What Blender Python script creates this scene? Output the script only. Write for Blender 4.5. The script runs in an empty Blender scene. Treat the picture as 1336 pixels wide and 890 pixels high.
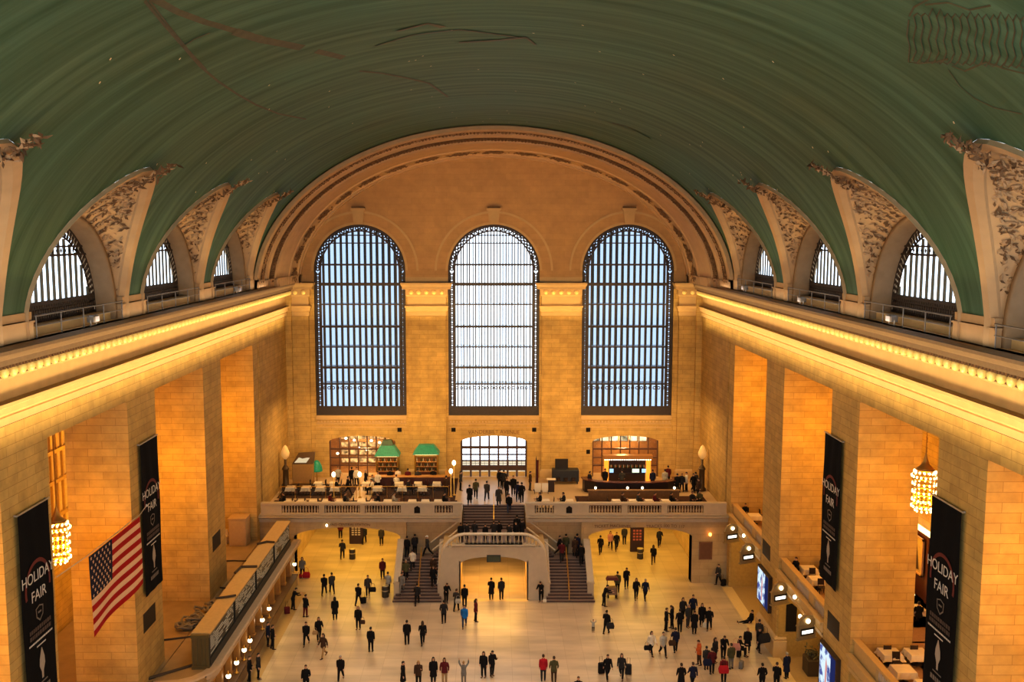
import bpy, bmesh, math, random
from mathutils import Vector, Matrix, Euler
from math import sin, cos, pi, sqrt, atan, atan2, radians as R
rnd = random.Random(7)
C = bpy.context.scene.collection

# ---------------------------------------------------------------- materials
MATS = {}
def _new(name):
    m = bpy.data.materials.new(name); m.use_nodes = True
    nt = m.node_tree; b = nt.nodes['Principled BSDF']
    MATS[name] = m
    return m, nt, b
def L(nt, a, b): nt.links.new(a, b)
def mat(name, col, rough=.6, metal=0., emit=None, estr=0., var=.12, scale=6., bump=0.):
    """plain procedural surface: base colour broken up by noise"""
    if name in MATS: return MATS[name]
    m, nt, b = _new(name)
    b.inputs['Roughness'].default_value = rough; b.inputs['Metallic'].default_value = metal
    if rough>=.79: b.inputs['Specular IOR Level'].default_value=.15
    tc = nt.nodes.new('ShaderNodeNewGeometry')
    n = nt.nodes.new('ShaderNodeTexNoise'); n.inputs['Scale'].default_value = scale; n.inputs['Detail'].default_value = 3
    L(nt, tc.outputs['Position'], n.inputs['Vector'])
    r = nt.nodes.new('ShaderNodeMix'); r.data_type = 'RGBA'
    lo = [max(0, c*(1-var)) for c in col]; hi = [min(1, c*(1+var)) for c in col]
    r.inputs[6].default_value = (*lo, 1); r.inputs[7].default_value = (*hi, 1)
    L(nt, n.outputs[0], r.inputs[0]); L(nt, r.outputs[2], b.inputs['Base Color'])
    if emit:
        b.inputs['Emission Color'].default_value = (*emit, 1); b.inputs['Emission Strength'].default_value = estr
    if bump:
        bp = nt.nodes.new('ShaderNodeBump'); bp.inputs['Strength'].default_value = bump; bp.inputs['Distance'].default_value = .05
        L(nt, n.outputs[0], bp.inputs['Height']); L(nt, bp.outputs[0], b.inputs['Normal'])
    return m
def wall_uv(nt):
    """(u,v) = along-wall, up - picked from the surface normal, in metres"""
    g = nt.nodes.new('ShaderNodeNewGeometry')
    sp = nt.nodes.new('ShaderNodeSeparateXYZ'); L(nt, g.outputs['Position'], sp.inputs[0])
    sn = nt.nodes.new('ShaderNodeSeparateXYZ'); L(nt, g.outputs['True Normal'], sn.inputs[0])
    ab = nt.nodes.new('ShaderNodeMath'); ab.operation = 'ABSOLUTE'; L(nt, sn.outputs[0], ab.inputs[0])
    gt = nt.nodes.new('ShaderNodeMath'); gt.operation = 'GREATER_THAN'; gt.inputs[1].default_value = .6; L(nt, ab.outputs[0], gt.inputs[0])
    mx = nt.nodes.new('ShaderNodeMix'); L(nt, gt.outputs[0], mx.inputs[0]); L(nt, sp.outputs[0], mx.inputs[2]); L(nt, sp.outputs[1], mx.inputs[3])
    cb = nt.nodes.new('ShaderNodeCombineXYZ'); L(nt, mx.outputs[0], cb.inputs[0]); L(nt, sp.outputs[2], cb.inputs[1])
    return g, cb
def stone(name, c1, c2, mortar, bw=1.55, bh=.42, ms=.011, rough=.7, var=.35):
    m, nt, b = _new(name)
    g, uv = wall_uv(nt)
    br = nt.nodes.new('ShaderNodeTexBrick'); br.inputs['Scale'].default_value = 1
    br.inputs['Brick Width'].default_value = bw; br.inputs['Row Height'].default_value = bh
    br.inputs['Mortar Size'].default_value = ms; br.inputs['Mortar Smooth'].default_value = .3
    br.inputs['Color1'].default_value = (*c1, 1); br.inputs['Color2'].default_value = (*c2, 1); br.inputs['Mortar'].default_value = (*mortar, 1)
    L(nt, uv.outputs[0], br.inputs['Vector'])
    n = nt.nodes.new('ShaderNodeTexNoise'); n.inputs['Scale'].default_value = .9; n.inputs['Detail'].default_value = 6; n.inputs['Roughness'].default_value = .65
    L(nt, g.outputs['Position'], n.inputs['Vector'])
    mr = nt.nodes.new('ShaderNodeMapRange'); mr.inputs[1].default_value = .3; mr.inputs[2].default_value = .7
    mr.inputs[3].default_value = 1-var; mr.inputs[4].default_value = 1+var*.6
    L(nt, n.outputs[0], mr.inputs[0])
    mu = nt.nodes.new('ShaderNodeMix'); mu.data_type = 'RGBA'; mu.blend_type = 'MULTIPLY'; mu.inputs[0].default_value = 1
    L(nt, br.outputs[0], mu.inputs[6]); L(nt, mr.outputs[0], mu.inputs[7])
    L(nt, mu.outputs[2], b.inputs['Base Color'])
    b.inputs['Roughness'].default_value = rough
    return m
def emis(name, col, s, var=0., scale=3.):
    if name in MATS: return MATS[name]
    m, nt, b = _new(name)
    e = nt.nodes.new('ShaderNodeEmission'); e.inputs[0].default_value = (*col, 1); e.inputs[1].default_value = s
    if var:
        g = nt.nodes.new('ShaderNodeNewGeometry'); n = nt.nodes.new('ShaderNodeTexNoise'); n.inputs['Scale'].default_value = scale
        L(nt, g.outputs['Position'], n.inputs['Vector'])
        mr = nt.nodes.new('ShaderNodeMapRange'); mr.inputs[1].default_value=.3; mr.inputs[2].default_value=.7
        mr.inputs[3].default_value = s*(1-var); mr.inputs[4].default_value = s*(1+var); L(nt, n.outputs[0], mr.inputs[0]); L(nt, mr.outputs[0], e.inputs[1])
    L(nt, e.outputs[0], nt.nodes['Material Output'].inputs[0])
    return m

# ---------------------------------------------------------------- mesh builder
class MB:
    def __init__(s): s.v=[]; s.f=[]; s.m=[]; s.sm=[]; s.cur=0; s.smooth=False
    def face(s, idx): s.f.append(tuple(idx)); s.m.append(s.cur); s.sm.append(s.smooth)
    def pts(s, ps):
        k=len(s.v); s.v.extend([tuple(p) for p in ps]); return list(range(k,k+len(ps)))
    def quad(s, a,b,c,d): s.face(s.pts([a,b,c,d]))
    def poly(s, ps): s.face(s.pts(ps))
    def box(s, x0,x1,y0,y1,z0,z1, M=None):
        if x0>x1: x0,x1=x1,x0
        if y0>y1: y0,y1=y1,y0
        if z0>z1: z0,z1=z1,z0
        P=[Vector(p) for p in ((x0,y0,z0),(x1,y0,z0),(x1,y1,z0),(x0,y1,z0),(x0,y0,z1),(x1,y0,z1),(x1,y1,z1),(x0,y1,z1))]
        if M is not None: P=[M@p for p in P]
        i=s.pts(P)
        for q in ((0,3,2,1),(4,5,6,7),(0,1,5,4),(1,2,6,5),(2,3,7,6),(3,0,4,7)): s.face([i[k] for k in q])
        return s
    def cbox(s, c, d, rz=0, M=None):
        T=Matrix.Translation(c)@Matrix.Rotation(rz,4,'Z')
        if M is not None: T=M@T
        return s.box(-d[0]/2,d[0]/2,-d[1]/2,d[1]/2,-d[2]/2,d[2]/2,T)
    def bbox(s, x0,x1,y0,y1,z0,z1,bv=.02,M=None):
        """box with chamfered vertical + top edges"""
        bv=min(bv,(x1-x0)*.45,(y1-y0)*.45,(z1-z0)*.45)
        def ring(i,z): return [(x0+i+bv*0,y0+bv+i,z),(x0+bv+i,y0+i,z),(x1-bv-i,y0+i,z),(x1-i,y0+bv+i,z),(x1-i,y1-bv-i,z),(x1-bv-i,y1-i,z),(x0+bv+i,y1-i,z),(x0+i,y1-bv-i,z)]
        rs=[ring(0,z0),ring(0,z1-bv),ring(bv*.8,z1)]
        if M is not None: rs=[[M@Vector(p) for p in r] for r in rs]
        s.loft(rs,True,True,True); return s
    def loft(s, rings, closed=True, cap0=False, cap1=False):
        ids=[s.pts(r) for r in rings]; n=len(rings[0])
        for a,b in zip(ids,ids[1:]):
            for k in range(n if closed else n-1):
                j=(k+1)%n
                s.face((a[k],a[j],b[j],b[k]))
        if cap0: s.face(list(reversed(ids[0])))
        if cap1: s.face(ids[-1])
        return ids
    def tube(s, ps, r, n=8, cap=True, r2=None):
        ps=[Vector(p) for p in ps]; rings=[]
        N=len(ps); up=None
        for i,p in enumerate(ps):
            d=(ps[min(i+1,N-1)]-ps[max(i-1,0)]).normalized()
            if up is None:
                up=Vector((0,0,1)) if abs(d.z)<.9 else Vector((1,0,0))
            a=d.cross(up).normalized(); b=a.cross(d).normalized(); up=b
            rr = r[i] if isinstance(r,(list,tuple)) else (r if r2 is None else r+(r2-r)*i/(N-1))
            rings.append([p+a*(rr*cos(2*pi*k/n))+b*(rr*sin(2*pi*k/n)) for k in range(n)])
        s.loft(rings,True,cap,cap); return s
    def lathe(s, prof, c=(0,0,0), n=12, M=None, cap=True):
        """prof: (radius, z)"""
        rings=[]
        for r,z in prof:
            rg=[Vector((r*cos(2*pi*k/n),r*sin(2*pi*k/n),z)) for k in range(n)]
            rg=[(M@p if M is not None else p)+Vector(c) for p in rg]; rings.append(rg)
        s.loft(rings,True,cap,cap); return s
    def ell(s, c, r, n=10, m=6, M=None):
        rings=[]
        for i in range(1,m):
            t=pi*i/m
            rg=[Vector((r[0]*sin(t)*cos(2*pi*k/n),r[1]*sin(t)*sin(2*pi*k/n),-r[2]*cos(t))) for k in range(n)]
            rings.append([(M@p if M is not None else p)+Vector(c) for p in rg])
        ids=s.loft(rings)
        e=[Vector((0,0,-r[2])),Vector((0,0,r[2]))]
        e=[(M@p if M is not None else p)+Vector(c) for p in e]
        i0,i1=s.pts(e)
        for k in range(n):
            j=(k+1)%n
            s.face((i0,ids[0][j],ids[0][k])); s.face((i1,ids[-1][k],ids[-1][j]))
        return s
    def prism(s, poly, d, M=None):
        """poly: 2D points (x,z) in the local XZ plane, extruded along +y by d"""
        a=[Vector((x,0,z)) for x,z in poly]; b=[Vector((x,d,z)) for x,z in poly]
        if M is not None: a=[M@p for p in a]; b=[M@p for p in b]
        s.loft([a,b],True,True,True); return s
    def build(s, name, mats, parent=None, loc=None, fixn=True):
        me=bpy.data.meshes.new(name); me.from_pydata([tuple(p) for p in s.v],[],s.f)
        if not isinstance(mats,(list,tuple)): mats=[mats]
        for m in mats: me.materials.append(m)
        me.polygons.foreach_set('material_index',s.m); me.polygons.foreach_set('use_smooth',s.sm)
        if fixn:
            bm=bmesh.new(); bm.from_mesh(me); bmesh.ops.recalc_face_normals(bm,faces=bm.faces); bm.to_mesh(me); bm.free()
        me.update()
        o=bpy.data.objects.new(name,me); C.objects.link(o)
        if parent is not None: o.parent=parent
        if loc: o.location=loc
        return o
def tag(o,label=None,cat=None,group=None,kind=None):
    if label: o['label']=label
    if cat: o['category']=cat
    if group: o['group']=group
    if kind: o['kind']=kind
    return o
def struct(o): o['kind']='structure'; return o
def empty(name,loc=(0,0,0),rz=0):
    o=bpy.data.objects.new(name,None); o.empty_display_size=.2; C.objects.link(o)
    o.location=loc; o.rotation_euler=(0,0,rz); return o
def copy_tree(o,parent=None):
    c=o.copy(); C.objects.link(c)
    if parent is not None: c.parent=parent
    for ch in o.children: copy_tree(ch,c)
    return c
def place(o,loc,rz=0): o.location=loc; o.rotation_euler=(0,0,rz); return o
def ordinal(k): return ['first','second','third','fourth','fifth','sixth','seventh','eighth','ninth','tenth','eleventh','twelfth','thirteenth','fourteenth','fifteenth','sixteenth','seventeenth','eighteenth','nineteenth','twentieth'][k]

_txt={}
def text_mesh(body, size, name, m, parent=None, extrude=.01, align='CENTER'):
    cu=bpy.data.curves.new('t','FONT'); cu.body=body; cu.size=size; cu.extrude=extrude; cu.align_x=align; cu.align_y='CENTER'
    t=bpy.data.objects.new('t',cu); C.objects.link(t)
    dg=bpy.context.evaluated_depsgraph_get()
    me=bpy.data.meshes.new_from_object(t.evaluated_get(dg))
    bpy.data.objects.remove(t); me.materials.clear(); me.materials.append(m); me.name=name
    o=bpy.data.objects.new(name,me); C.objects.link(o)
    if parent is not None: o.parent=parent
    return o
VLINES=[([(29.5,2.117),(32.02,2.135),(35.01,2.155),(38.01,2.175),(41.09,2.187),(44.47,2.193),(48.03,2.194),(52.3,2.183),(56.85,2.149)],0.1),([(29.65,2.112),(32.43,2.133),(35.8,2.157),(38.85,2.175)],0.06),([(29.46,2.103),(31.53,2.096),(33.47,2.08),(35.14,2.061),(37.06,2.042)],0.28),([(35.64,2.053),(37.89,2.028),(39.93,1.995),(41.09,1.977)],0.55),([(42.39,1.96),(43.88,1.938),(45.09,1.92)],0.4),([(35.01,2.155),(34.77,2.126),(34.81,2.095)],0.1),([(49.02,1.912),(50.97,1.864),(53.55,1.813),(56.43,1.759),(61.16,1.727),(62.62,1.718)],0.14),([(44.31,1.841),(43.23,1.748),(42.98,1.646),(43.96,1.579),(44.92,1.492),(46.2,1.472)],0.16),([(45.78,1.651),(45.48,1.562),(44.58,1.493)],0.3),([(67.6,1.147),(67.01,1.092),(67.94,1.008),(68.47,0.986)],0.22),([(67.97,1.174),(68.04,1.053)],0.15),([(42.08,1.777),(41.34,1.708),(42.32,1.678)],0.3),([(28.52,0.925),(29.59,0.899),(30.23,0.875),(31.35,0.845),(31.04,0.834),(30.12,0.822),(29.46,0.819)],0.06),([(28.28,0.931),(27.57,0.942),(26.87,0.942),(26.2,0.942)],0.06),([(28.13,0.927),(28.71,0.906),(29.61,0.886),(30.29,0.86),(31.07,0.845)],0.05),([(28.13,0.927),(27.8,0.929),(27.92,0.919)],0.05),([(31.07,0.845),(31.03,0.836),(30.6,0.841)],0.05),([(27.9,0.92),(28.47,0.899),(29.34,0.879),(30.0,0.853),(30.76,0.838)],0.05),([(27.9,0.92),(27.57,0.922),(27.69,0.911)],0.05),([(30.76,0.838),(30.72,0.829),(30.3,0.834)],0.05),([(27.67,0.913),(28.22,0.891),(29.07,0.872),(29.72,0.846),(30.46,0.83)],0.05),([(27.67,0.913),(27.04,0.924),(27.47,0.904)],0.05),([(30.46,0.83),(30.41,0.822),(30.01,0.827)],0.05),([(27.44,0.905),(27.98,0.884),(28.81,0.865),(29.43,0.839),(30.16,0.824)],0.05),([(27.44,0.905),(26.84,0.916),(27.24,0.897)],0.05),([(30.16,0.824),(30.11,0.815),(29.71,0.82)],0.05),([(27.22,0.898),(27.74,0.878),(28.55,0.858),(29.16,0.832),(29.86,0.817)],0.05),([(27.22,0.898),(26.87,0.902),(27.02,0.891)],0.05),([(29.86,0.817),(29.81,0.809),(29.42,0.813)],0.05),([(27.0,0.891),(27.5,0.871),(28.3,0.851),(28.88,0.825),(29.57,0.81)],0.05),([(27.0,0.891),(26.63,0.896),(26.79,0.884)],0.05),([(29.57,0.81),(29.52,0.802),(29.14,0.807)],0.05),([(26.77,0.884),(27.27,0.864),(28.04,0.845),(28.61,0.819),(29.28,0.804)],0.05),([(26.77,0.884),(26.39,0.89),(26.57,0.877)],0.05),([(29.28,0.804),(29.23,0.796),(28.86,0.801)],0.05),([(26.55,0.878),(27.04,0.857),(27.79,0.838),(28.34,0.812),(29.0,0.797)],0.05),([(26.55,0.878),(26.07,0.887),(26.36,0.871)],0.05),([(29.0,0.797),(28.94,0.79),(28.58,0.794)],0.05),([(26.34,0.871),(26.81,0.851),(27.54,0.831),(28.08,0.806),(28.71,0.791)],0.05),([(26.34,0.871),(25.95,0.878),(26.14,0.864)],0.05),([(28.71,0.791),(28.66,0.783),(28.31,0.788)],0.05),([(26.12,0.865),(26.58,0.845),(27.3,0.825),(27.82,0.8),(28.44,0.785)],0.05),([(26.12,0.865),(25.74,0.871),(25.93,0.858)],0.05),([(28.44,0.785),(28.38,0.777),(28.04,0.782)],0.05),([(25.91,0.858),(26.35,0.838),(27.05,0.819),(27.56,0.794),(28.16,0.779)],0.05),([(25.91,0.858),(25.53,0.865),(25.72,0.852)],0.05),([(28.16,0.779),(28.11,0.771),(27.77,0.776)],0.05),([(25.7,0.853),(26.13,0.833),(26.81,0.813),(27.3,0.788),(27.9,0.773)],0.05),([(25.7,0.853),(25.21,0.864),(25.51,0.846)],0.05),([(27.9,0.773),(27.84,0.765),(27.51,0.771)],0.05),([(25.49,0.846),(25.91,0.826),(26.58,0.807),(27.05,0.782),(27.63,0.767)],0.05),([(25.49,0.846),(25.08,0.855),(25.3,0.84)],0.05),([(27.63,0.767),(27.57,0.76),(27.25,0.765)],0.05),([(25.28,0.84),(25.69,0.821),(26.34,0.801),(26.8,0.776),(27.37,0.762)],0.05),([(25.28,0.84),(24.87,0.849),(25.09,0.834)],0.05),([(27.37,0.762),(27.31,0.754),(27.0,0.759)],0.05),([(25.08,0.835),(25.47,0.815),(26.11,0.795),(26.56,0.771),(27.11,0.756)],0.05),([(25.08,0.835),(24.76,0.84),(24.89,0.828)],0.05),([(27.11,0.756),(27.05,0.749),(26.74,0.754)],0.05),([(24.87,0.829),(25.26,0.809),(25.88,0.79),(26.32,0.765),(26.86,0.751)],0.05),([(24.87,0.829),(24.64,0.831),(24.69,0.823)],0.05),([(26.86,0.751),(26.8,0.744),(26.5,0.749)],0.05),([(27.08,0.936),(26.27,0.92),(26.04,0.891),(25.2,0.882)],0.06),([(29.71,0.802),(29.48,0.782),(28.13,0.785),(27.86,0.763),(27.27,0.738)],0.06),([(30.1,0.797),(30.59,0.753),(30.59,0.716),(30.19,0.685),(29.24,0.656)],0.05)]
# ================================================================ setting
W=19.5; YE=90.7; YV=79.3; DECK=5.9; BC=[72.9,59.5,46.1,32.7,19.3]; HB=4.6
VA,VB,VZ=19.85,13.6,24.3
caen = stone('caen_stone',(.60,.405,.135),(.53,.345,.105),(.33,.19,.05),var=.24)
caen_up = stone('caen_stone_upper',(.56,.34,.14),(.52,.315,.125),(.44,.26,.10),bw=2.2,bh=.55,ms=.008,var=.14)
caen_plain = mat('carved_stone',(.58,.40,.19),.7,var=.14,scale=1.5)
marble = mat('pale_marble',(.52,.44,.33),.45,var=.10,scale=2.5)
trim_tan = mat('tan_plaster',(.56,.37,.20),.75,var=.14,scale=1.2)
web_tan = mat('lunette_plaster',(.58,.39,.22),.8,var=.18,scale=1.0)
relief_shade_m = mat('shaded_relief',(.20,.12,.065),.8,var=.5,scale=3)  # brown with the shadow of carvings and undercuts put into its colour
relief_l = mat('pale_relief',(.50,.34,.20),.8,var=.3,scale=3)
iron = mat('window_iron',(.045,.03,.026),.55,var=.3)
iron2 = mat('outer_mullion_grey',(.20,.22,.25),.6,var=.2)
gold = mat('glowing_gilt_shell',(.95,.70,.25),.35,.2,emit=(1,.66,.2),estr=.22,var=.2)  # glow added so the egg ornaments look lit from below
dark_open = mat('dark_recess',(.018,.013,.01),.8)
wood_red = mat('dark_red_wood',(.10,.03,.02),.4,var=.4)
brass = mat('brass',(.75,.5,.14),.3,.85,var=.1)
black = mat('black_cloth',(.006,.005,.006),.9,var=.3)

def floor_mat():
    m,nt,b=_new('marble_floor')
    g=nt.nodes.new('ShaderNodeNewGeometry')
    br=nt.nodes.new('ShaderNodeTexBrick'); br.inputs['Scale'].default_value=1; br.inputs['Brick Width'].default_value=1.25; br.inputs['Row Height'].default_value=1.25
    br.offset=0; br.inputs['Mortar Size'].default_value=.012
    br.inputs['Color1'].default_value=(.57,.46,.34,1); br.inputs['Color2'].default_value=(.50,.40,.29,1); br.inputs['Mortar'].default_value=(.40,.31,.21,1)
    L(nt,g.outputs['Position'],br.inputs['Vector'])
    n=nt.nodes.new('ShaderNodeTexNoise'); n.inputs['Scale'].default_value=.35; n.inputs['Detail'].default_value=5
    mp=nt.nodes.new('ShaderNodeMapping'); mp.inputs['Scale'].default_value=(.6,2.2,1); L(nt,g.outputs['Position'],mp.inputs[0]); L(nt,mp.outputs[0],n.inputs['Vector'])
    mr=nt.nodes.new('ShaderNodeMapRange'); mr.inputs[1].default_value=.3; mr.inputs[2].default_value=.7; mr.inputs[3].default_value=.72; mr.inputs[4].default_value=1.12; L(nt,n.outputs[0],mr.inputs[0])
    mu=nt.nodes.new('ShaderNodeMix'); mu.data_type='RGBA'; mu.blend_type='MULTIPLY'; mu.inputs[0].default_value=1; L(nt,br.outputs[0],mu.inputs[6]); L(nt,mr.outputs[0],mu.inputs[7])
    L(nt,mu.outputs[2],b.inputs['Base Color']); b.inputs['Roughness'].default_value=.34; b.inputs['IOR'].default_value=1.85
    return m
def ceil_mat():
    m,nt,b=_new('green_vault_paint')
    g=nt.nodes.new('ShaderNodeNewGeometry')
    mp=nt.nodes.new('ShaderNodeMapping'); mp.inputs['Scale'].default_value=(.07,1.5,.07); L(nt,g.outputs['Position'],mp.inputs[0])
    n=nt.nodes.new('ShaderNodeTexNoise'); n.inputs['Scale'].default_value=1.1; n.inputs['Detail'].default_value=4; n.inputs['Roughness'].default_value=.6; L(nt,mp.outputs[0],n.inputs['Vector'])
    n2=nt.nodes.new('ShaderNodeTexNoise'); n2.inputs['Scale'].default_value=.13; n2.inputs['Detail'].default_value=4; L(nt,g.outputs['Position'],n2.inputs['Vector'])
    cr=nt.nodes.new('ShaderNodeValToRGB'); e=cr.color_ramp.elements
    e[0].position=.33; e[0].color=(.031,.092,.050,1); e[1].position=.74; e[1].color=(.108,.205,.140,1)
    L(nt,n.outputs[0],cr.inputs[0])
    cr2=nt.nodes.new('ShaderNodeValToRGB'); e=cr2.color_ramp.elements
    e[0].position=.35; e[0].color=(.95,1.05,.98,1); e[1].position=.68; e[1].color=(1.1,.92,.74,1)
    L(nt,n2.outputs[0],cr2.inputs[0])
    mu=nt.nodes.new('ShaderNodeMix'); mu.data_type='RGBA'; mu.blend_type='MULTIPLY'; mu.inputs[0].default_value=.9; L(nt,cr.outputs[0],mu.inputs[6]); L(nt,cr2.outputs[0],mu.inputs[7])
    L(nt,mu.outputs[2],b.inputs['Base Color']); b.inputs['Roughness'].default_value=.62
    return m
def glass_mat(nm='window_glass',tc=(.93,.97,1)):
    m,nt,b=_new(nm)
    t=nt.nodes.new('ShaderNodeBsdfTransparent'); t.inputs[0].default_value=(*tc,1)
    gl=nt.nodes.new('ShaderNodeBsdfGlossy'); gl.inputs['Roughness'].default_value=.5
    fr=nt.nodes.new('ShaderNodeValue'); fr.outputs[0].default_value=.025
    mx=nt.nodes.new('ShaderNodeMixShader'); L(nt,fr.outputs[0],mx.inputs[0]); L(nt,t.outputs[0],mx.inputs[1]); L(nt,gl.outputs[0],mx.inputs[2])
    L(nt,mx.outputs[0],nt.nodes['Material Output'].inputs[0]); return m
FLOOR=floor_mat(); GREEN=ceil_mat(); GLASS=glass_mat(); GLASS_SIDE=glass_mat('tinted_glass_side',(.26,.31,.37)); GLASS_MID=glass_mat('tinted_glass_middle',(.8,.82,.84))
stripe_m=mat('pale_stone_border',(.72,.54,.27),.3,var=.1)
inlay_m=mat('tan_inlay',(.42,.28,.12),.3,var=.15)

# ---- floor
m=MB(); m.quad((-32,-1.5,0),(32,-1.5,0),(32,100,0),(-32,100,0))
m.cur=1
for yc in BC[:3]:
    m.quad((18.9,yc-4.5,.006),(19.75,yc-4.5,.006),(19.75,yc+4.5,.006),(18.9,yc+4.5,.006))
m.cur=2
for yc in BC[:3]: m.quad((19.75,yc-4.5,.005),(24,yc-4.5,.005),(24,yc+4.5,.005),(19.75,yc+4.5,.005))
m.quad((-16.4,30,.006),(-15.35,30,.006),(-15.35,76.2,.006),(-16.4,76.2,.006))
m.cur=1; m.quad((-2.75,74.2,.006),(2.75,74.2,.006),(2.75,74.75,.006),(-2.75,74.75,.006))
struct(m.build('floor',[FLOOR,stripe_m,inlay_m],fixn=False))

# ---- profile sweep helper
def sweep(mb, path, prof, side=1, closed_ends=True):
    """path: XY polyline; prof: (offset,z) pushed to the given side of the path, mitred"""
    P=[Vector((p[0],p[1])) for p in path]; N=len(P); nor=[]
    for i in range(N):
        ds=[]
        if i>0: ds.append((P[i]-P[i-1]).normalized())
        if i<N-1: ds.append((P[i+1]-P[i]).normalized())
        ns=[Vector((d.y,-d.x))*side for d in ds]
        n=sum(ns,Vector((0,0))); n.normalize(); k=1/max(.3,n.dot(ns[0])); nor.append(n*k)
    rings=[[(P[i].x+nor[i].x*o,P[i].y+nor[i].y*o,z) for o,z in prof] for i in range(N)]
    mb.loft(rings,False)
ENT=[(-.3,21.45),(.0,21.45),(.15,21.5),(.15,21.8),(.1,21.85),(.3,22.0),(.3,22.22),(.42,22.28),(.42,22.42),(.05,22.46),(.05,23.28),(.2,23.34),(.3,23.44),(.3,23.96),(.78,24.0),(.78,24.22),(.84,24.26),(1.0,24.46),(1.0,24.6),(-.3,24.6)]

# ---- side walls
edges=[(-1.2,14.7),(23.9,28.1),(37.3,41.5),(50.7,54.9),(64.1,68.3),(77.5,79.1),(79.55,91.6)]
for sg,nm in ((-1,'left'),(1,'right')):
    m=MB()
    for a,b in edges: m.box(sg*W,sg*22.9,a,b,0,20.2)
    m.box(sg*19.75,sg*22.9,79.1,79.55,0,20.2)
    m.box(sg*W,sg*22.9,-1.2,91.6,20.2,24.58)
    # outer gallery shell
    m.cur=0
    for yc in BC: m.quad((sg*22.9,yc-HB,20.2),(sg*28,yc-HB-3,20.2),(sg*28,yc+HB+3,20.2),(sg*22.9,yc+HB,20.2))
    m.box(sg*27.6,sg*28.2,-1.2,91.6,0,21)
    m.box(sg*22.9,sg*27.6,90,91.6,0,21)
    struct(m.build('wall_'+nm,[caen]))
    # plinths of the piers
    m=MB()
    for a,b in edges[:-2]:
        sweep(m,[(sg*20.2,a-.0),(sg*19.5,a),(sg*19.5,b),(sg*20.2,b)],[(0,0),(.22,0),(.22,1.15),(.12,1.2),(.18,1.3),(.10,1.42),(0,1.5)],side=-sg)
    struct(m.build('baseboard_'+nm,[caen_plain]))
    m=MB(); sd=-1 if sg>0 else 1; pw=[(sg*W,-1.2),(sg*W,90.2)]
    sweep(m,pw,ENT[:10],side=sd); m.cur=2; sweep(m,pw,[(.06,22.44),(.02,22.5),(.05,22.56)],side=sd); sweep(m,pw,[(-.01,21.40),(.012,21.44),(.05,21.5)],side=sd); m.cur=0; sweep(m,pw,ENT[8:13],side=sd)  # dark strips paint the shade where the mouldings undercut
    m.cur=2; sweep(m,pw,ENT[12:14],side=sd); m.cur=3; sweep(m,pw,ENT[13:],side=sd); m.cur=0  # dark bed paints the shade between the eggs
    # ledge
    m.quad((sg*19.4,-1,24.6),(sg*19.4,91,24.6),(sg*22,91,24.6),(sg*22,-1,24.6))
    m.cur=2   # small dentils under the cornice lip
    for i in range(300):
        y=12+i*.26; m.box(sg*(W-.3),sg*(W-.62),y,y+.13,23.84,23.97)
    m.cur=1; m.smooth=True
    for i in range(126):
        y=-0.2+i*.72
        m.ell((sg*(W-.46),y,23.68),(.2,.19,.24),8,5)
        m.tube([(sg*(W-.36),y+.36,23.86),(sg*(W-.36),y+.36,23.52)],.035,5)
    m.smooth=False
    m.cur=0
    # leaf tips hanging below the egg moulding
    for i in range(226):
        y=12+i*.35; m.poly([(sg*(W-.06),y,23.3),(sg*(W-.06),y+.3,23.3),(sg*(W-.05),y+.15,23.05)])
    struct(m.build('trim_1' if sg<0 else 'trim_2',[caen_plain,gold,relief_shade_m,mat('cornice_shaded_stone',(.34,.235,.14),.7,var=.15)],fixn=False))  # upper cornice stone darkened to stand in for weaker light

# ---- vault with the lunette openings
def gz(y,hw=5.6,h=6.45,zb=25.75):
    y=min(abs(y)/hw,1); return zb+h*(1-y**(1/.6))**(1/1.8)
def VX(z,off=0): return (VA-off)*sqrt(max(0,1-((z-VZ)/(VB-off))**2))
m=MB(); m.smooth=True
ys=[]
for yc in BC:
    rel=[5.6*sin(R(t)) for t in range(-90,91,6)]
    ys+= [(yc-6.7,25.75)]+[(yc+y,gz(y)) for y in rel]
ys+=[(YV+.2,25.75)]
ys=[(-1.2,25.75)]+sorted(set(ys))
ys=[q for q in ys if q[0]<=YV+.21]
rings=[]
for y,zl in ys:
    t0=math.asin((zl-VZ)/VB); n=44
    rings.append([(VA*cos(t0+(pi-2*t0)*k/n),y,VZ+VB*sin(t0+(pi-2*t0)*k/n)) for k in range(n+1)])
m.loft(rings,False)
# painted gold lines (thin strips lying on the vault)
def vpt(y,t,o=.03): return Vector(((VA-o)*cos(t),y,VZ+(VB-o)*sin(t)))
def vline(mb,pts,w=.05):
    P=[vpt(y,t) for y,t in pts]
    q=[]
    for i,p in enumerate(P):
        d=(P[min(i+1,len(P)-1)]-P[max(0,i-1)]); 
        if d.length<1e-6: d=Vector((0,1,0))
        d.normalize(); nrm=Vector((-p.x,0,-(p.z-VZ))).normalized(); s=d.cross(nrm)*w/2; q.append((p-s,p+s))
    for a,b in zip(q,q[1:]): mb.quad(a[0],a[1],b[1],b[0])
m.cur=1; m.smooth=False
for ln,w in VLINES: vline(m,ln,w)
m.cur=2; rr=random.Random(3)
for i in range(70):
    y=rr.uniform(32,78); t=rr.uniform(.55,pi-.55); vline(m,[(y,t),(y+.09,t)],.09)
line_m=mat('faded_gold_paint',(.105,.092,.045),.6,var=.35,scale=2.5)
star_m=mat('gilt_star',(.75,.62,.38),.5)
struct(m.build('ceiling',[GREEN,line_m,star_m],fixn=False))

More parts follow.
